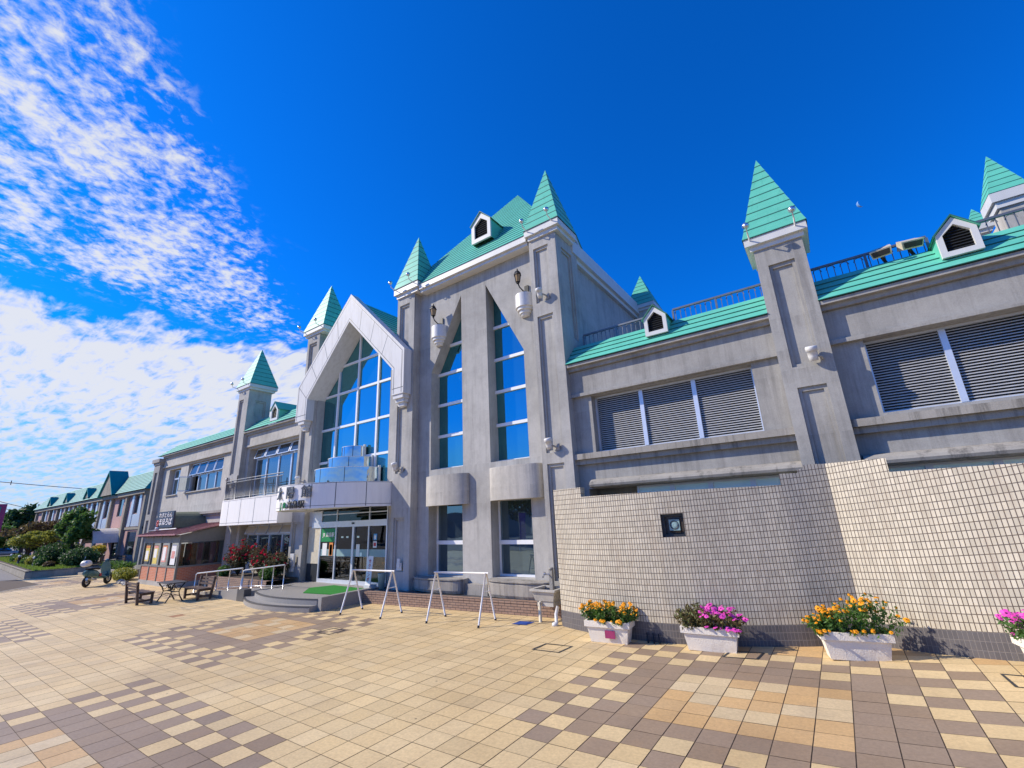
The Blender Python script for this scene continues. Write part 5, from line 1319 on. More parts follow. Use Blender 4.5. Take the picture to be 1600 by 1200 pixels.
# ------------------------------------------------------------ rose bushes and shrubs in the bed
def rose_bush(loc, w_, h, label, nb, seed):
    rg = random.Random(seed); t = thing('rose_bush', loc, label, 'rose bush', 'rose bushes in the brick bed')
    lf, st = MB(), MB(); tips = []
    for k in range(34):
        a = rg.uniform(0, 6.28); r_ = w_ / 2 * rg.random() ** .6; hh = h * rg.uniform(.5, 1.0) * (1 - .3 * (r_ / (w_ / 2)) ** 2)
        tip = Vector((math.cos(a) * r_, math.sin(a) * r_ * .55, hh)); mid = tip * .55 + Vector((0, 0, .12)); tips.append(tip)
        st.tube([(0, 0, 0), mid, tip], [.014, .009, .004], 5, caps=False)
        for _ in range(60):
            f = rg.uniform(.25, 1); p = Vector((0, 0, 0)).lerp(mid, f * 2) if f < .5 else mid.lerp(tip, f * 2 - 1)
            leaf(lf, p + Vector((rg.gauss(0, .10), rg.gauss(0, .09), rg.gauss(0, .09))), rg.uniform(.05, .10), rg)
    lf.build('foliage', 'leafrose', t, world=False); st.build('stems', 'trunk', t, world=False)
    mesh = []
    for i in range(nb):
        if i < 2:
            b = MB()
            for layer, (rr, zz, n) in enumerate(((.055, 0, 6), (.042, .02, 5), (.025, .035, 4))):
                for q_ in range(n):
                    a = 6.283 * (q_ + .4 * layer) / n; wd = 3.3 / n
                    b.face([(0, 0, zz - .02), (rr * math.cos(a - wd), rr * math.sin(a - wd), zz), (rr * 1.05 * math.cos(a), rr * 1.05 * math.sin(a), zz + .025), (rr * math.cos(a + wd), rr * math.sin(a + wd), zz)])
            o = b.build('blossom', 'petalred', t, world=False); mesh.append(o)
        else: o = mesh[i % 2].copy(); COL.objects.link(o)
        tp_ = rg.choice(tips); o.location = tp_ * rg.uniform(.8, 1.04) + Vector((rg.gauss(0, .07), rg.gauss(0, .06) - .05, rg.gauss(0, .07)))
        s = rg.uniform(.8, 1.5); o.scale = (s, s, s); o.rotation_euler = (R(rg.uniform(10, 70)), R(rg.uniform(-30, 30)), rg.uniform(0, 6))
    return t
rose_bush((-24.2, 11.0, .53), 2.1, 1.75, 'tall red rose bush at the left end of the brick bed', 70, 21)
rose_bush((-22.3, 11.1, .53), 1.7, 1.55, 'red rose bush below the middle of the balcony', 42, 22)
rose_bush((-21.0, 11.15, .53), 1.4, 1.15, 'sparse rose bush with few flowers beside the entrance pillar', 12, 23)
def shrub(name, loc, rad, mt, label, seed, group=None, n=900, size=.07, cat='shrub', blobs=0):
    rg = random.Random(seed); t = thing(name, loc, label, cat, group); lf, st = MB(), MB()
    if blobs: crown(lf, (0, 0, rad[2] * .95), (rad[0] * .72, rad[1] * .72, rad[2] * .7), blobs, n // blobs, size, rg, .35)
    leaves(lf, (0, 0, rad[2] * .95), rad, n, size, rg, .62)
    leaves(lf, (0, 0, rad[2] * .9), (rad[0] * .75, rad[1] * .75, rad[2] * .75), n // 3, size * 1.5, rg, .2)
    for k in range(7):
        a = rg.uniform(0, 6.28); st.tube([(0, 0, 0), (math.cos(a) * rad[0] * .3, math.sin(a) * rad[1] * .3, rad[2] * .8), (math.cos(a) * rad[0] * .6, math.sin(a) * rad[1] * .6, rad[2] * 1.4)], [.03, .02, .008], 5, caps=False)
    lf.build('foliage', mt, t, world=False); st.build('stems', 'trunk', t, world=False); return t
shrub('green_shrub', (-20.7, 10.62, .5), (.42, .3, .3), 'leaf', 'small bright green shrub at the entrance end of the brick bed', 31, size=.07)
shrub('green_shrub', (-24.75, 10.6, .5), (.4, .28, .26), 'leaf', 'small bright green shrub under the tall rose bush', 32, size=.07)

# ------------------------------------------------------------ benches and table
def bench(loc, rz, label):
    t = thing('wooden_bench', loc, label, 'bench', 'brown benches by the booth', rz); Lb = 1.42
    m = MB()
    for k in range(5): m.box(-Lb / 2 - .03, Lb / 2 + .03, -.02 + k * .098, .068 + k * .098, .40, .435)
    m.build('seat', 'woodbench', t, world=False, bevel=.006)
    m = MB()
    for k, z in enumerate((.55, .66, .77)): m.bar((-Lb / 2 - .02, -.075 - .03 * k, z), (Lb / 2 + .02, -.075 - .03 * k, z), .025, .075)
    m.build('backrest', 'woodbench', t, world=False, bevel=.005)
    for sx in (-1, 1):
        x = sx * (Lb / 2 - .08)
        m = MB(); m.bar((x, -.03, 0), (x, -.125, .84), .085, .075, (1, 0, 0)); m.build('leg', 'woodbench', t, world=False, bevel=.005)
        m = MB(); m.box(x - .04, x + .04, .38, .46, 0, .40); m.build('leg', 'woodbench', t, world=False, bevel=.005)
        m = MB(); m.box(x - .03, x + .03, .0, .38, .33, .395); m.box(x - .03, x + .03, .0, .38, .10, .17); m.build('side_rail', 'woodbench', t, world=False, bevel=.005)
    m = MB(); m.box(-Lb / 2 + .1, Lb / 2 - .1, .16, .22, .11, .165); m.build('stretcher', 'woodbench', t, world=False, bevel=.005)
bench((-23.65, 6.9, 0), R(0), 'brown wooden bench with its back to the square, left of the iron table')
bench((-22.3, 8.85, 0), R(180), 'brown wooden bench facing the square, right of the iron table')
TB = thing('garden_table', (-22.75, 7.85, 0), 'dark table with scrolled cast iron legs between two benches', 'table')
m = MB()
for k in range(6): m.box(-.62, .62, -.33 + k * .112, -.335 + (k + 1) * .112, .70, .735)
m.build('tabletop', 'granitedark', TB, world=False, bevel=.006)
for sx in (-1, 1):
    for sy_ in (-1, 1):
        m = MB(); x = sx * .42
        m.tube([(x, sy_ * .30, 0), (x, sy_ * .27, .05), (x, sy_ * .17, .22), (x, sy_ * .13, .38), (x, sy_ * .2, .55), (x, sy_ * .29, .66), (x, sy_ * .3, .70)], [.03, .025, .022, .02, .022, .025, .03], 6); m.build('leg', 'iron', TB, world=False)
    m = MB()
    m.tube([(x, -.15, .38), (x, .15, .38)], .018, 6); m.tube([(x, -.17, .22), (x, 0, .28), (x, .17, .22)], .014, 6)
    for s2 in (-1, 1): m.tube([(x, s2 * (.10 + .075 * math.cos(a)), .53 + .075 * math.sin(a)) for a in [6.283 * q_ / 10 for q_ in range(10)]], .012, 5, close=True)
    m.build('scrollwork', 'iron', TB, world=False)
m = MB()
m.tube([(-.42, 0, .38), (.42, 0, .38)], .018, 6)
for s2 in (-1, 0, 1): m.tube([(s2 * .26 + .11 * math.cos(a), 0, .52 + .1 * math.sin(a)) for a in [6.283 * q_ / 12 for q_ in range(12)]], .012, 5, close=True)
m.build('long_stretcher', 'iron', TB, world=False)

# ------------------------------------------------------------ glazed booth
BT = thing('glazed_booth', (-30, 10.6, 0), 'small glazed booth with orange brick base and maroon lean-to roof', 'booth')
X0, X1, Y0, Y1 = -32.7, -27.75, 9.6, 11.86
m = MB(); brick_strip(m, (X0 + .06, Y0 + .03), (X1 - .05, Y0 + .03), .22, .95); brick_strip(m, (X1 - .03, Y0 + .05), (X1 - .03, Y1), .22, .95); m.build('brick_base', 'orangebrick', BT)
m = MB(); m.box(X0, X1, Y0 + .015, Y1, 0, .22); m.build('concrete_footing', 'conc', BT)
m = MB()
xs_ = [X0, X0 + 1.22, X0 + 2.46, X0 + 3.7, X1 - .07]
for x in xs_: m.box(x, x + .09, Y0, Y0 + .09, .22, 2.5)
for z in (.92, 2.12): m.box(X0 + .09, X1 - .07, Y0 + .004, Y0 + .08, z, z + .085)
m.box(X0 + .09, X1 - .07, Y0 + .01, Y0 + .07, 2.21, 2.5)
m.box(X1 - .07, X1 + .004, Y1 - .08, Y1, .22, 2.6)
for z in (.92, 2.12): m.box(X1 - .065, X1, Y0 + .09, Y1 - .08, z, z + .085)
m.slab([(Y0 + .02, 2.21), (Y1, 2.21), (Y1, 2.95), (Y0 + .02, 2.5)], [], X1 - .012, X1 - .08, 'x')
BF = m.build('booth_frame', 'taupe', BT)
for i, (a, b) in enumerate(zip(xs_, xs_[1:])):
    g = MB(); g.face([(a + .09, Y0 + .05, 1.0), (b, Y0 + .05, 1.0), (b, Y0 + .05, 2.12), (a + .09, Y0 + .05, 2.12)]); g.build('booth_pane', 'shopglass', BF)
    c = (a + b + .09) / 2
    p = MB(); p.box(c - .3, c + .3, Y0 + .025, Y0 + .035, 1.17 if i % 2 == 0 else 1.06, 2.02); P_ = p.build('poster', ['yellow_ink', 'yellow_ink', 'pink_ink', 'paper'][i], BT)
    p = MB(); p.box(c - .22, c + .18, Y0 + .018, Y0 + .0249, 1.25 + .12 * (i % 2), 1.72 + .1 * (i % 3)); p.build('poster_print', ['paper', 'paper', 'paper', 'pink_ink'][i], P_)
    p = MB(); p.box(c - .28, c + .28, Y0 + .019, Y0 + .0245, 1.86, 1.99); p.build('poster_heading', ['orange_ink', 'pink_ink', 'orange_ink', 'paper'][i], P_)
g = MB(); g.face([(X1 - .035, Y0 + .09, 1.0), (X1 - .035, Y1 - .08, 1.0), (X1 - .035, Y1 - .08, 2.12), (X1 - .035, Y0 + .09, 2.12)]); g.build('booth_pane', 'shopglass', BF)
m = MB()
q4 = [(X0 - .35, Y0 - .35, 2.50), (X1 + .28, Y0 - .35, 2.50), (X1 + .28, Y1 + .03, 3.02), (X0 - .35, Y1 + .03, 3.02)]
m.face([(x, y, z + .07) for x, y, z in q4]); m.face(q4[::-1])
for a, b in ((0, 1), (1, 2), (2, 3), (3, 0)): m.face([q4[a], q4[b], (q4[b][0], q4[b][1], q4[b][2] + .07), (q4[a][0], q4[a][1], q4[a][2] + .07)])
for k in range(19):
    x = X0 - .3 + k * .3; m.bar((x, Y0 - .35, 2.575), (x, Y1, 3.09), .03, .025)
m.build('booth_roof', 'maroon', BT)
for k in range(12): m = MB(); m.box(X0 - .1 + k * .43, X0 - .04 + k * .43, Y0 - .3, Y0 + .01, 2.44, 2.5); m.build('rafter', 'woodbench', BT)
m = MB()
m.mat(0).box(X0 + .1, X1 - .1, Y1 - .12, Y1 - .02, .22, 2.5)
for k in range(7): m.mat(1).box(X0 + .4 + k * .6, X0 + .75 + k * .6, Y1 - .2, Y1 - .121, 1.0, 1.9)
m.mat(2).box(X1 - 1.8, X1 - .6, Y0 + .9, Y0 + 1.5, .3, 1.2); m.mat(0).box(X1 - 3.6, X1 - 2.2, Y0 + .8, Y0 + 1.3, .3, 1.3)
m.mat(3)
for k in range(6): m.box(X1 - .9 + .12 * k, X1 - .83 + .12 * k, Y1 - .32, Y1 - .3, 1.2 + .08 * (k % 3), 1.95)
m.mat(3)
for k in range(7): m.mat((1, 0, 1, 3, 0, 3, 1)[k]).box(X1 - .42, X1 - .3, Y0 + .15 + k * .29, Y0 + .37 + k * .29, .6, 2.05)
m.build('booth_interior', ['woodbench', 'intwood', 'woodbench', 'maroon'], BT)

# barrel awning with navy sign above the booth
AW = thing('barrel_awning', (-33, 11.9, 3), 'olive barrel awning with a navy sign above the booth', 'awning')
m = MB(); ax, ar = -32.0, 1.12
P = [(ax + ar * math.cos(math.pi * k / 16), 2.93 + .86 * math.sin(math.pi * k / 16)) for k in range(17)]
for (xa, za), (xb, zb_) in zip(P, P[1:]): m.smooth = True; m.face([(xa, 10.25, za), (xa, 11.895, za), (xb, 11.895, zb_), (xb, 10.25, zb_)])
m.smooth = False; m.box(ax - ar, ax + ar, 10.25, 11.89, 2.88, 2.935); m.build('awning_cover', 'awning', AW)
m = MB(); m.box(ax - 1.25, ax + 1.2, 10.16, 10.245, 2.92, 3.82); SGN = m.build('awning_sign', 'navy', AW)
text_mesh('れすとらん', .30, .006, 'paper', 'sign_letter', SGN, facing((ax + .05, 10.15, 3.60)), sx=1.3)
text_mesh('まほろば', .44, .006, 'paper', 'sign_letter', SGN, facing((ax + .12, 10.15, 3.22)), sx=1.1)
m = MB()
for k in range(6):
    a = 6.283 * k / 6; m.lathe([(0, 0), (.1, .01), (0, .03)], (ax - .98 + .12 * math.cos(a), 10.15, 3.16 + .12 * math.sin(a)), 8, M=Matrix.Rotation(R(90), 4, 'X'))
m.build('painted_flower', 'red', SGN)
m = MB(); m.tube([(ax - 1.9, 10.05, 2.78), (ax + 2.2, 10.05, 2.84)], .03, 6); m.lathe([(0, -.1), (.1, -.05), (.1, .06), (0, .1)], (ax - .45, 10.0, 2.88), 10); m.build('sign_lamp_bar', 'lampwhite', AW)

# ------------------------------------------------------------ scooter
SC = thing('parked_scooter', (-34.55, 8.28, 0), 'teal grey motor scooter with a white top box parked by the hedge', 'scooter', rz=R(130)); SC.scale = (1.15, 1.15, 1.22)
def wheel(x, name):
    m = MB(); M = Matrix.Rotation(R(90), 4, 'X')
    m.lathe([(.13, -.045), (.20, -.055), (.235, -.03), (.24, 0), (.235, .03), (.20, .055), (.13, .045)], (x, 0, .24), 20, M=M); W_ = m.build(name, 'rubber', SC, world=False)
    m = MB(); m.lathe([(.0, -.03), (.05, -.035), (.05, -.02), (.12, -.02), (.14, -.04), (.14, .04), (.12, .02), (.05, .02), (.05, .035), (0, .03)], (x, 0, .24), 16, M=M); m.build('rim', 'silver', W_, world=False)
wheel(-.62, 'wheel'); wheel(.64, 'wheel')
def loft(mb, secs, n=10):
    rings = [[(x, y0 + w_ * math.cos(2 * math.pi * k / n), zc + h * math.sin(2 * math.pi * k / n)) for k in range(n)] for x, y0, zc, w_, h in secs]
    for a, b in zip(rings, rings[1:]):
        for k in range(n): j = (k + 1) % n; mb.smooth = True; mb.face([a[k], a[j], b[j], b[k]])
    mb.smooth = False; mb.face(rings[0][::-1]); mb.face(rings[-1])
m = MB(); loft(m, [(-.88, 0, .60, .07, .06), (-.75, 0, .58, .15, .14), (-.5, 0, .56, .19, .18), (-.2, 0, .50, .17, .17), (0.0, 0, .40, .15, .12), (.3, 0, .33, .17, .07), (.46, 0, .36, .16, .08)])
P_ = [(.44, .30, .17), (.42, .45, .20), (.38, .65, .21), (.34, .85, .18), (.32, 1.0, .10)]
for (xa, za, wa), (xb, zb_, wb) in zip(P_, P_[1:]):
    for o in (0, .07): m.face([(xa + o, -wa, za), (xa + o, wa, za), (xb + o, wb, zb_), (xb + o, -wb, zb_)])
    for s2 in (-1, 1): m.face([(xa, s2 * wa, za), (xa + .07, s2 * wa, za), (xb + .07, s2 * wb, zb_), (xb, s2 * wb, zb_)])
loft(m, [(.30, 0, 1.02, .05, .05), (.40, 0, 1.03, .12, .09), (.50, 0, 1.0, .08, .07)]); loft(m, [(.38, 0, .5, .11, .09), (.64, 0, .50, .09, .06), (.84, 0, .42, .05, .02)]); m.build('scooter_body', 'scootpaint', SC, world=False)
m = MB(); loft(m, [(-.72, 0, .76, .10, .04), (-.5, 0, .77, .15, .055), (-.2, 0, .75, .14, .05), (-.05, 0, .71, .10, .04)]); m.build('saddle', 'black', SC, world=False)
m = MB(); loft(m, [(-1.02, 0, .98, .14, .08), (-.95, 0, 1.0, .19, .14), (-.75, 0, 1.0, .19, .14), (-.68, 0, .98, .15, .1)]); m.build('top_box', 'lampwhite', SC, world=False)
m = MB(); m.tube([(.50, -.32, 1.06), (.42, -.1, 1.03), (.40, 0, 1.0), (.42, .1, 1.03), (.50, .32, 1.06)], .02, 7)
for s2 in (-1, 1): m.tube([(.42, s2 * .18, 1.05), (.46, s2 * .24, 1.25)], .008, 5); m.lathe([(0, -.015), (.055, 0), (0, .015)], (.46, s2 * .25, 1.28), 10, M=Matrix.Rotation(R(90), 4, 'Y'))
m.build('handlebar', 'black', SC, world=False)
m = MB(); m.tube([(.64, .06, .24), (.42, .05, .85)], .025, 6); m.tube([(.64, -.06, .24), (.42, -.05, .85)], .025, 6); m.tube([(-.3, -.16, .28), (-.9, -.2, .36)], [.04, .06], 8); m.tube([(-.62, 0, .24), (-.1, 0, .3)], .06, 7); m.build('exhaust_and_fork', 'silver', SC, world=False)
m = MB(); m.box(-.14, -.02, -.17, -.13, .40, .52); m.build('side_panel', 'red', SC, world=False, bevel=.02)
m = MB(); m.lathe([(0, 0), (.08, .0), (.07, .04), (0, .05)], (.46, 0, .92), 12, M=Matrix.Translation((0, 0, 0))); m.build('headlight', 'lampwhite', SC, world=False)

# ------------------------------------------------------------ pink building
PB = thing('pink_building', (-67, 14, 0), 'long pink two storey building with teal mansard roof', 'building')
PY = 13.5
m = MB(); xl, xr = -88, -47
wins = [(-50.05, -48.75, 4.3, 5.85)] + [(-54.5, -53.15, 4.2, 5.78), (-58.45, -57.0, 4.18, 5.75)] + [(-62.6 - 3.6 * k, -61.2 - 3.6 * k, 4.2, 5.76) for k in range(7)] + [(-50.6, -48.3, .9, 2.85)] + [(-64.0 - 3.9 * k, -62.6 - 3.9 * k, .9, 2.3) for k in range(6)]
door = (-54.3, -52.4, 0, 2.0)
m.slab(rc(xl, xr, 0, 6.15), [rc(*w_) for w_ in wins] + [rc(-54.3, -52.4, .001, 2.0)], PY, PY + .25); m.box(xl, xr, PY + .25, 22, 0, 6.1, skip='y')
m.face([(xr, PY, 0), (xr, PY + .25, 0), (xr, PY + .25, 6.15), (xr, PY, 6.15)])
WL = m.build('wall', 'pinkbrick', PB)
m = MB()
for x in (-88, -84.3, -80.6, -76.9, -73.2, -69.5, -65.8, -59.9, -56.4, -52.1, -47.5): m.box(x + .1, x + .5, PY - .22, PY - .002, 0, 6.1)
m.box(xl, xr + .1, PY - .35, PY - .003, 5.88, 6.2); m.box(xl, xr, PY - .08, PY - .004, 3.0, 3.2)
m.build('pilaster_trim', 'kerb', PB)
for i, w_ in enumerate(wins + [door]):
    f = MB(); frame_rect(f, *w_, PY + .06, .07, .06); F = f.build('window', 'taupe' if i < len(wins) else 'darkmetal', PB)
    g = MB(); g.face([(w_[0], PY + .1, w_[2]), (w_[1], PY + .1, w_[2]), (w_[1], PY + .1, w_[3]), (w_[0], PY + .1, w_[3])]); g.build('pane', 'glassdark', F)
for i, w_ in enumerate(wins[:10]):
    if i == 1: continue
    for s2, a in ((-1, w_[0]), (1, w_[1])):
        f = MB(); f.slab([(a, 3.25), (a + s2 * .85, 3.25), (a + s2 * .45, 5.86), (a, 5.86)] if s2 > 0 else [(a + s2 * .85, 3.25), (a, 3.25), (a, 5.86), (a + s2 * .45, 5.86)], [], PY - .1, PY - .005); f.build('shutter_panel', 'alu', PB)
    f = MB(); f.box(w_[0] + .01, w_[1] - .01, PY - .06, PY - .004, 3.25, w_[2] - .05); f.build('apron_panel', 'alu', PB)
m = MB(); courses(m, xl - .4, xr + .5, PY - .5, 6.2, PY + .7, 7.98, 11, .03, hipL=1.6, hipR=.9)
for i in range(11):
    t0, t1 = i / 11, (i + 1) / 11
    m.mat(0).face([(xr + .5 - .9 * t0 + .02, PY - .5 + 1.2 * t0, 6.2 + 1.78 * t0), (xr + .5 - .9 * t0 + .02, 22, 6.2 + 1.78 * t0), (xr + .5 - .9 * t1, 22, 6.2 + 1.78 * t1), (xr + .5 - .9 * t1, PY - .5 + 1.2 * t1, 6.2 + 1.78 * t1)])
m.face([(xl + 1.2, PY + .7, 7.98), (xr - .4, PY + .7, 7.98), (xr - .4, 22, 8.0), (xl + 1.2, 22, 8.0)]); m.face([(xl - .4, PY - .5, 6.2), (xl - .4, 22, 6.2), (xl + 1.2, 22, 7.98), (xl + 1.2, PY + .7, 7.98)][::-1])
RF = m.build('roof', ['tealroof', 'roofedge'], PB)
def gable_dorm(x0, x1, zb, za, y, depth, name):
    cx = (x0 + x1) / 2; g = MB()
    g.slab([(x0 + .12, zb), (x1 - .12, zb), (cx, za - .2)], [], y, y + .06); D = g.build(name, 'kerb', PB)
    r2 = MB()
    for xa in (x0, x1):
        q4 = [(xa, y - .12, zb), (cx, y - .12, za), (cx, y + depth, za), (xa, y + depth, zb)]
        r2.face(q4 if xa > cx else q4[::-1]); r2.face([(x, y_, z - .14) for x, y_, z in (q4[::-1] if xa > cx else q4)]); r2.face([(xa, y - .12, zb - .14), (cx, y - .12, za - .14), (cx, y - .12, za), (xa, y - .12, zb)] if xa < cx else [(cx, y - .12, za - .14), (xa, y - .12, zb - .14), (xa, y - .12, zb), (cx, y - .12, za)])
    r2.build('dormer_roof', 'tealroof', D)
gable_dorm(-58.6, -54.2, 6.22, 8.55, PY - .62, 1.3, 'gable_dormer')
for x in (-63.8, -72.0, -79.7): gable_dorm(x - .95, x + .95, 6.45, 7.45, PY - .42, .6, 'gable_dormer')
m = MB(); ca_ = -53.6; P = [(ca_ + 1.9 * math.cos(math.pi * k / 14), 2.0 + 1.2 * math.sin(math.pi * k / 14)) for k in range(15)]
for (xa, za), (xb, zb_) in zip(P, P[1:]): m.smooth = True; m.face([(xa, 11.6, za), (xa, PY - .01, za), (xb, PY - .01, zb_), (xb, 11.6, zb_)]); m.smooth = False
for (xa, za), (xb, zb_) in zip(P, P[1:]): m.face([(xa, 11.6, za), (xb, 11.6, zb_), (ca_ + (xb - ca_) * .86, 11.6, 2.0 + (zb_ - 2) * .86), (ca_ + (xa - ca_) * .86, 11.6, 2 + (za - 2) * .86)][::-1])
for sx in (-1, 1): m.tube([(ca_ + sx * 1.8, 11.65, 0), (ca_ + sx * 1.8, 11.65, 2.0)], .07, 8)
m.build('porch_canopy', 'panel', PB)

# ------------------------------------------------------------ garden in front of it
m = MB(); GP = [(-46.75, 7.26), (-45.9, 9.6), (-46.2, 12.6), (-92, 12.8), (-92, 9.9), (-67.2, 8.6)]
top = [((x + (-60 - x) * .006), y + .18 if y < 10 else y) for x, y in GP]
for k in range(6):
    a, b = GP[k], GP[(k + 1) % 6]; m.face([(a[0], a[1], 0), (a[0], a[1], .48), (b[0], b[1], .48), (b[0], b[1], 0)][::-1])
m.slab(GP[::-1], [top[::-1]], .48, .4, 'z', back=False)
tag(m.build('garden_kerb', 'kerb'), 'low concrete kerb wall round the garden before the pink building', 'kerb wall')
m = MB(); m.slab(top[::-1], [], .44, .3, 'z', back=False); struct(m.build('lawn_ground', 'soil'))
m = MB(); rg = random.Random(5)
for _ in range(9000):
    x = -46.6 - 44 * rg.random() ** 1.6; y0 = 7.5 + (abs(x) - 46.75) * .066 + .2; y = rg.uniform(y0, min(12.5, y0 + 2.6)); h = rg.uniform(.10, .2); a = rg.uniform(0, 3.14)
    m.face([(x - .03 * math.cos(a), y - .03 * math.sin(a), .43), (x + .03 * math.cos(a), y + .03 * math.sin(a), .43), (x + rg.uniform(-.05, .05), y + rg.uniform(-.05, .05), .43 + h)])
g_ = m.build('lawn', 'grass'); tag(g_, 'bright green lawn inside the garden kerb', 'lawn', kind='stuff')
def tree(name, loc, h, crown_r, mt, label, seed, group=None, blobs=14, n=120, size=.16, trunk_r=.12, cz=None, flat=1.0):
    rg = random.Random(seed); t = thing(name, loc, label, 'tree', group)
    tk = MB(); cz = cz or h * .68; top_ = Vector((rg.uniform(-.1, .1) * h, rg.uniform(-.05, .05) * h, h * .85)); mid = Vector((rg.uniform(-.06, .06) * h, 0, h * .4))
    tk.tube([(0, 0, 0), mid, top_], [trunk_r, trunk_r * .75, trunk_r * .25], 8)
    for k in range(9):
        f = rg.uniform(.35, .9); p = Vector((0, 0, 0)).lerp(mid, f * 2) if f < .5 else mid.lerp(top_, f * 2 - 1); a = rg.uniform(0, 6.28)
        e = p + Vector((math.cos(a) * crown_r * .8, math.sin(a) * crown_r * .8, h * .16)); tk.tube([p, (p + e) / 2 + Vector((0, 0, .1)), e], [trunk_r * .5, trunk_r * .3, trunk_r * .1], 6, caps=False)
    tk.build('trunk', 'trunk', t, world=False)
    c = MB(); crown(c, (0, 0, cz), (crown_r, crown_r * .9, (h - cz) * 1.05 * flat), blobs, n, size, rg, .35); c.build('crown', mt, t, world=False)
    return t
gb = .42
tree('leafy_tree', (-52.8, 10.6, gb), 4.6, 1.7, 'leaf', 'fresh green round leafy tree standing before the pink building', 41, blobs=26, n=120, size=.24, cz=3.1)
shrub('round_shrub', (-54.2, 10.2, gb), (2.0, 1.5, .95), 'leafdark', 'large dark clipped bush below the fresh green tree', 42, n=3600, size=.14, blobs=10)
shrub('round_shrub', (-48.2, 10.3, gb), (1.5, 1.2, .72), 'leafdark', 'dark round bush beside the porch of the pink building', 43, n=2800, size=.12, blobs=8)
shrub('golden_shrub', (-49.0, 11.4, gb + .8), (.75, .5, .35), 'leafgold', 'golden leaved shrub rising behind the dark round bush', 44, n=500, size=.14)
PG = 'cloud pruned trees in the garden'
tree('pruned_pine', (-60.5, 10.3, gb), 3.2, 2.2, 'leafyellow', 'yellow green cloud pruned tree with spreading tiers beside the leafy tree', 45, PG, 16, 130, .18, .12, 2.3, .8)
tree('pruned_pine', (-64.5, 9.9, gb), 2.9, 2.1, 'leafyellow', 'yellow green cloud pruned tree further left, lower and broader', 46, PG, 16, 130, .18, .12, 1.9, .8)
tree('pruned_pine', (-68.8, 10.4, gb), 2.5, 1.8, 'leafdark', 'dark green cloud pruned tree leaning at the left of the garden', 47, PG, 12, 120, .18, .12, 1.7, .8)
tree('russet_tree', (-74, 12.0, gb), 4.4, 3.4, 'leafbrown', 'russet leaved tree behind the pruned trees', 48, None, 16, 120, .26, .14, 2.9)
for i, (x, y, r_, mt, lb) in enumerate(((-63.8, 9.5, .62, 'leafyellow', 'small yellow green shrub at the left end of the garden edge'), (-60.2, 9.3, .55, 'leaf', 'small shrub behind the dark bollard light'), (-56.8, 9.2, .72, 'leafyellow', 'upright yellow green shrub right of the bollard light'),
                                     (-53.2, 9.05, .62, 'leaf', 'low green shrub before the large dark bush'), (-49.8, 8.9, .42, 'leafbrown', 'low reddish ground shrub at the right end of the lawn'), (-67.5, 9.7, .7, 'leaf', 'shrub beside the leftmost bollard light'))):
    shrub('garden_shrub', (x, y, gb), (r_ * 1.15, r_ * .8, r_ * .62), mt, lb, 60 + i, 'small shrubs along the garden edge', 700, .11)
for x, y, lb in ((-54.0, 8.75, 'dark slim bollard light near the corner of the garden kerb'), (-61.8, 9.0, 'dark bollard light with a white cap further along the lawn'), (-68.5, 9.4, 'leftmost bollard light on the lawn')):
    t = thing('bollard_light', (x, y, gb), lb, 'bollard light', 'bollard lights on the lawn')
    m = MB(); m.tube([(0, 0, 0), (0, 0, .62)], .10, 10); m.build('post', 'darkmetal', t, world=False)
    m = MB(); m.lathe([(.11, .62), (.13, .64), (.13, .76), (.09, .80), (0, .82)], (0, 0, 0), 12); m.build('lamp_head', 'lampwhite', t, world=False)
# step, sign board, plants by the pink building's porch
m = MB(); m.box(-46, -40.2, 9.75, 12.9, 0, .16); m.box(-45.6, -40.8, 10.2, 13.2, .161, .32); tag(m.build('porch_steps', 'kerb'), 'two broad concrete steps before the porch of the pink building', 'steps')
t = thing('notice_board', (-47.6, 10.25, .32), 'small white standing notice board behind the scooter', 'sign')
m = MB(); m.obox(Matrix.Translation((0, 0, .62)) @ Matrix.Rotation(R(-8), 4, 'X'), .75, .02, .42); m.build('board', 'paper', t, world=False)
m = MB()
for k in range(7): a = k * .9; m.lathe([(0, 0), (.07, .005), (0, .012)], (.18 * math.cos(a) * (.4 + .1 * k), -.09, .64 + .1 * math.sin(a)), 7, M=Matrix.Rotation(R(90), 4, 'X'))
m.build('board_picture', 'orange_ink', t, world=False)
for sx in (-1, 1):
    m = MB(); m.tube([(sx * .6, .05, 0), (sx * .6, .0, .4)], .03, 6); m.build('leg', 'darkmetal', t, world=False)
PLG = 'leafy plants before the pink building'
for i, (x, y, lb, mt) in enumerate(((-43.6, 11.0, 'spiky grey green plant nearest the porch', 'leafsilver'), (-41.6, 10.9, 'spiky grey green plant in the middle of the porch bed', 'leafsilver'), (-39.6, 10.7, 'leafy green plant next to the glazed booth', 'leaf'))):
    rg = random.Random(80 + i); t = thing('spiky_plant', (x, y, .3), lb, 'plant', PLG); m = MB()
    for k in range(130):
        a = rg.uniform(0, 6.28); l = rg.uniform(.45, .95); d = Vector((math.cos(a) * rg.uniform(.3, .95), math.sin(a) * .7, rg.uniform(.4, 1))).normalized(); s_ = d.cross(Vector((0, 0, 1))).normalized() * .035
        b0 = Vector((rg.gauss(0, .14), rg.gauss(0, .1), 0)); p1 = b0 + d * l * .6; p2 = b0 + d * l + Vector((0, 0, -.12 * l)); m.face([b0 - s_, b0 + s_, p1 + s_, p2, p1 - s_])
    m.build('foliage', mt, t, world=False)
    m = MB(); leaves(m, (0, 0, .3), (.7, .5, .3), 260, .12, rg); m.build('lower_leaves', 'leaf', t, world=False)
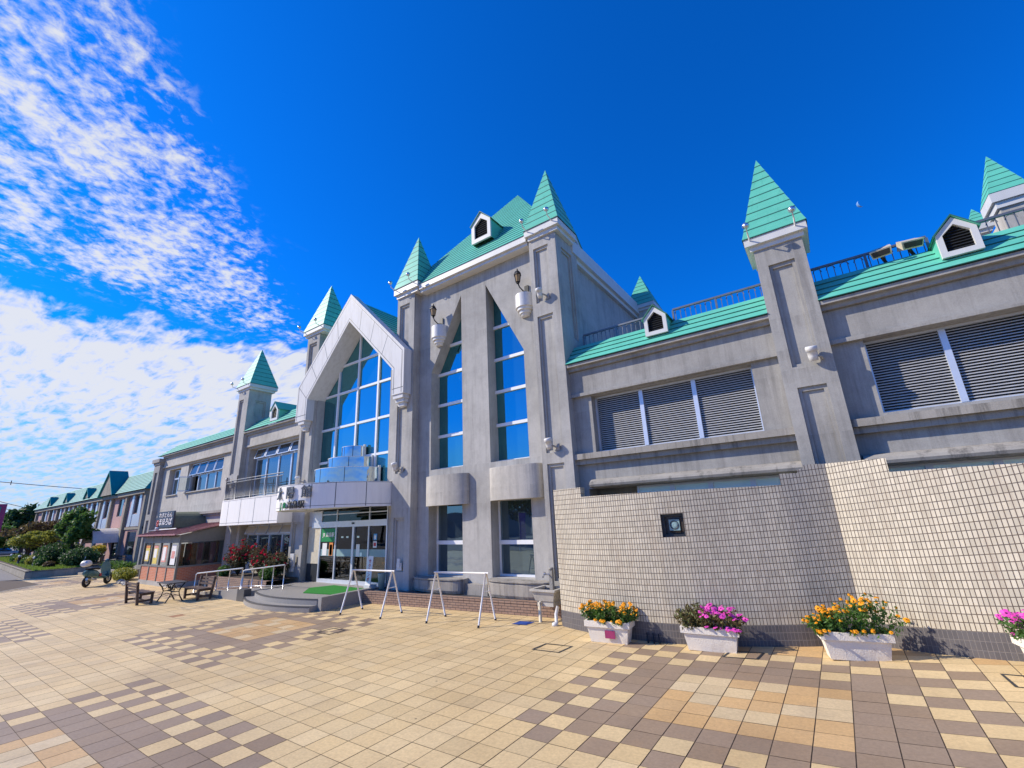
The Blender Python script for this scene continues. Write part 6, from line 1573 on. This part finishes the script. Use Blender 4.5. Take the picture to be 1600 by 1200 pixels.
m = MB(); m.box(-45.6, -38.2, 10.35, 10.5, 0, .42); m.box(-38.4, -38.2, 10.5, 11.6, 0, .42); tag(m.build('plant_bed_edge', 'kerb'), 'concrete edging of the plant bed next to the glazed booth', 'bed edge')
shrub('clipped_hedge', (-36.3, 9.9, 0), (1.25, .55, .36), 'leafyellow', 'low clipped yellow green hedge between the scooter and the booth', 91, n=2600, size=.08, cat='hedge')
for i, (x, y, s, lb) in enumerate(((-34.0, 9.2, .26, 'grey stone nearest the clipped hedge'), (-33.3, 9.15, .18, 'smaller grey stone in the middle'), (-32.6, 9.05, .22, 'grey stone nearest the brown bench'))):
    m = MB(); rg = random.Random(i); m.lathe([(0, 0), (s, .02), (s * .9, s * .5), (s * .4, s * .8), (0, s * .82)], (x, y, 0), 9, sx=1.3, sy=.8, smooth=False); m.v = [(a + rg.uniform(-.03, .03), b + rg.uniform(-.03, .03), max(0, c + rg.uniform(-.02, .02))) for a, b, c in m.v]
    tag(m.build('garden_stone', 'granite'), lb, 'stone', 'stones by the hedge')
# slatted planter box under the pink building's right window
m = MB(); 
for z in (.55, .72, .89): m.box(-50.6, -46.9, 12.7, 12.75, z, z + .11)
for x in (-50.6, -48.8, -47.0): m.box(x, x + .1, 12.65, 12.7, 0, 1.05)
tag(m.build('slatted_fence', 'woodbench'), 'short dark slatted fence below the right window of the pink building', 'fence')

# ------------------------------------------------------------ far left: signboard, trees, poles, wires
t = thing('street_sign', (-50, 5.2, 0), 'tall purple and teal signboard cut by the left edge of the view', 'sign', rz=R(84))
m = MB(); m.tube([(0, 0, 0), (0, 0, 5.2)], .07, 8); m.build('post', 'darkmetal', t, world=False)
m = MB(); m.obox(Matrix.Translation((-.1, -.12, 4.05)), .85, .05, 1.1); m.build('board', 'magplate', t, world=False)
m = MB(); m.obox(Matrix.Translation((-.2, -.18, 4.05)), .68, .008, .9); m.build('board_face', 'tealroof', t, world=False)
rgB = random.Random(3)
BG = 'trees beyond the garden'
specs = [(-98, 14.2, 7.2, 2.6, 'leafdark', 'tall dark conifer like tree just left of the pink building'), (-106, 12, 6.2, 4.6, 'leafdark', 'broad dark tree behind the russet tree'),
         (-112, 21, 7.6, 5, 'leaf', 'mid green tree behind the tall dark one'), (-102, 8.5, 5.0, 3.8, 'leafdark', 'dark spreading tree at the far left'), (-118, 14.5, 7.2, 4.6, 'leafyellow', 'yellowing tree at the left edge of the view'),
         (-92, 10.8, 4.4, 3.0, 'leaf', 'low green tree at the end of the lawn'), (-124, 26, 8.6, 5.5, 'leafbrown', 'browning tree far behind the pink building')]
for i, (x, y, h, r_, mt, lb) in enumerate(specs): tree('background_tree', (x, y, 0), h, r_, mt, lb, 100 + i, BG, 22, 110, .5, .25)
m = MB(); rg = random.Random(9)
for k in range(120): leaves(m, (-135 - rg.random() * 15, -60 + k * 1.0, 1.6 + rg.random() * 2.6), (4, 3.2, 3.2), 90, .8, rg, .2)
tag(m.build('far_woodland', 'leafdark'), 'dark belt of woodland closing the view at the far left', 'woodland', kind='stuff')
t = thing('parked_car', (-104, 13.2, 0), 'white car parked beyond the garden at the far left', 'car', rz=R(80))
m = MB(); loft(m, [(-2.0, 0, .65, .7, .2), (-1.8, 0, .68, .82, .34), (0, 0, .68, .84, .36), (1.5, 0, .62, .82, .30), (2.0, 0, .55, .7, .18)], 14); m.build('body', 'white', t, world=False)
m = MB(); loft(m, [(-1.7, 0, 1.0, .6, .1), (-1.2, 0, 1.2, .64, .28), (.2, 0, 1.22, .64, .28), (.9, 0, 1.0, .6, .1)], 12); m.build('cabin_glass', 'glassdark', t, world=False)
for x in (-1.25, 1.25):
    for y in (-.75, .75): m = MB(); m.lathe([(.0, -.1), (.3, -.1), (.33, 0), (.3, .1), (0, .1)], (x, y, .32), 14, M=Matrix.Rotation(R(90), 4, 'X')); m.build('wheel', 'rubber', t, world=False)
def wire(a, b, sag, lb, fl=False):
    m = MB(); P = [Vector(a).lerp(Vector(b), k / 24) - Vector((0, 0, sag * 4 * (k / 24) * (1 - k / 24))) for k in range(25)]; m.tube(P, .035, 5)
    if fl:
        for k in (6, 13, 20): m.tube([P[k] + Vector((0, 0, -.22)), P[k] + Vector((0, 0, .25))], .04, 5)
    tag(m.build('overhead_wire', 'black'), lb, 'wire', 'overhead wires at the left')
wire((-75, 3.0, 9.3), (-75, 26, 7.6), .25, 'upper overhead wire with markers running to the teal roof', True)
wire((-95, 8.5, 8.4), (-95, 22, 4.4), .2, 'overhead wire sloping down behind the signboard, upper of two')
wire((-95, 8.5, 7.6), (-95, 22, 3.9), .2, 'overhead wire sloping down behind the signboard, lower of two')
# moon: a lit crescent of rock far away
md = fwd * 692.24 + rt * (1345 - 800) - up * (318 - 600); md.normalize(); D = 2600
cm = Vector((0, 0, CAMH)) + md * D; ex_ = md.cross(Vector((0, 0, 1))).normalized(); ey_ = ex_.cross(md)
m = MB(); n = 16; Rm = 4.2 / 692.24 * D * .9 * 1.1
for k in range(n):
    a0, a1 = R(110) + math.pi * k / n, R(110) + math.pi * (k + 1) / n
    def pt(a, f, dz=0): 
        mx = f; lx, ly = math.cos(a), math.sin(a); c0 = math.cos(a - R(200)); 
        ax_ = Vector((math.cos(R(200)), math.sin(R(200)))); v2 = Vector((lx, ly)) - ax_ * (c0 * (1 - f))
        return cm + (ex_ * v2.x + ey_ * v2.y) * Rm + md * (dz - Rm * .5 * abs(c0) * 1.0)
    m.face([pt(a0, 1, Rm * .4), pt(a1, 1, Rm * .4), pt(a1, .45), pt(a0, .45)])
mo = m.build('crescent_moon', 'moon'); tag(mo, 'faint pale crescent moon in the clear blue sky', 'moon')
# ------------------------------------------------------------ across the square (seen mirrored in the glass)
OB = thing('grey_building', (-50, -30, 0), 'low flat roofed grey building across the square, mirrored in the left low window', 'building')
m = MB(); m.slab(rc(-60, -41, 0, 3.6), [rc(-57 + 5 * k, -55.5 + 5 * k, 1.2, 2.4) for k in range(3)], -29.6, -30); m.box(-60, -41, -38, -30, 0, 3.6); m.build('wall', 'granite', OB)
sq = tree('square_tree', (-27, -14, 0), 6.5, 2.9, 'leafdark', 'dark leafy tree in a partly added row across the square, mirrored in the ground floor glass', 120, 'trees across the square', 22, 90, .30, .20)
for i, (x, y, rz) in enumerate(((-20, -16, 1), (-33, -17, 2), (-14, -15, 3), (-39, -25, 4), (-52, -18, 5), (-6, -18, 6), (-62, -24, 2.5), (-70, -16, .7), (-30, -24, 1.7), (-22, -25, 4.4))): dup(sq, (x, y, 0), rz)  # extra trees out of view, added to darken the horizon mirrored in the glass
bn = thing('banner_flag', (-21.2, -5.6, 0), 'purple vertical banner on a pole across the square, mirrored in the right low window', 'banner')
m = MB(); m.tube([(0, 0, 0), (0, 0, 3.0)], .02, 6); m.tube([(0, 0, 2.95), (.62, 0, 2.95)], .012, 5); m.build('pole', 'rackwhite', bn, world=False)
m = MB()
for k in range(8): z0, z1 = .9 + k * .25, .9 + (k + 1) * .25; m.face([(.03, .03 * math.sin(k), z0), (.6, .05 * math.sin(k * 1.3 + 1), z0), (.6, .05 * math.sin(k * 1.3 + 2.3), z1), (.03, .03 * math.sin(k + 1), z1)])
m.build('cloth', 'purple', bn, world=False)
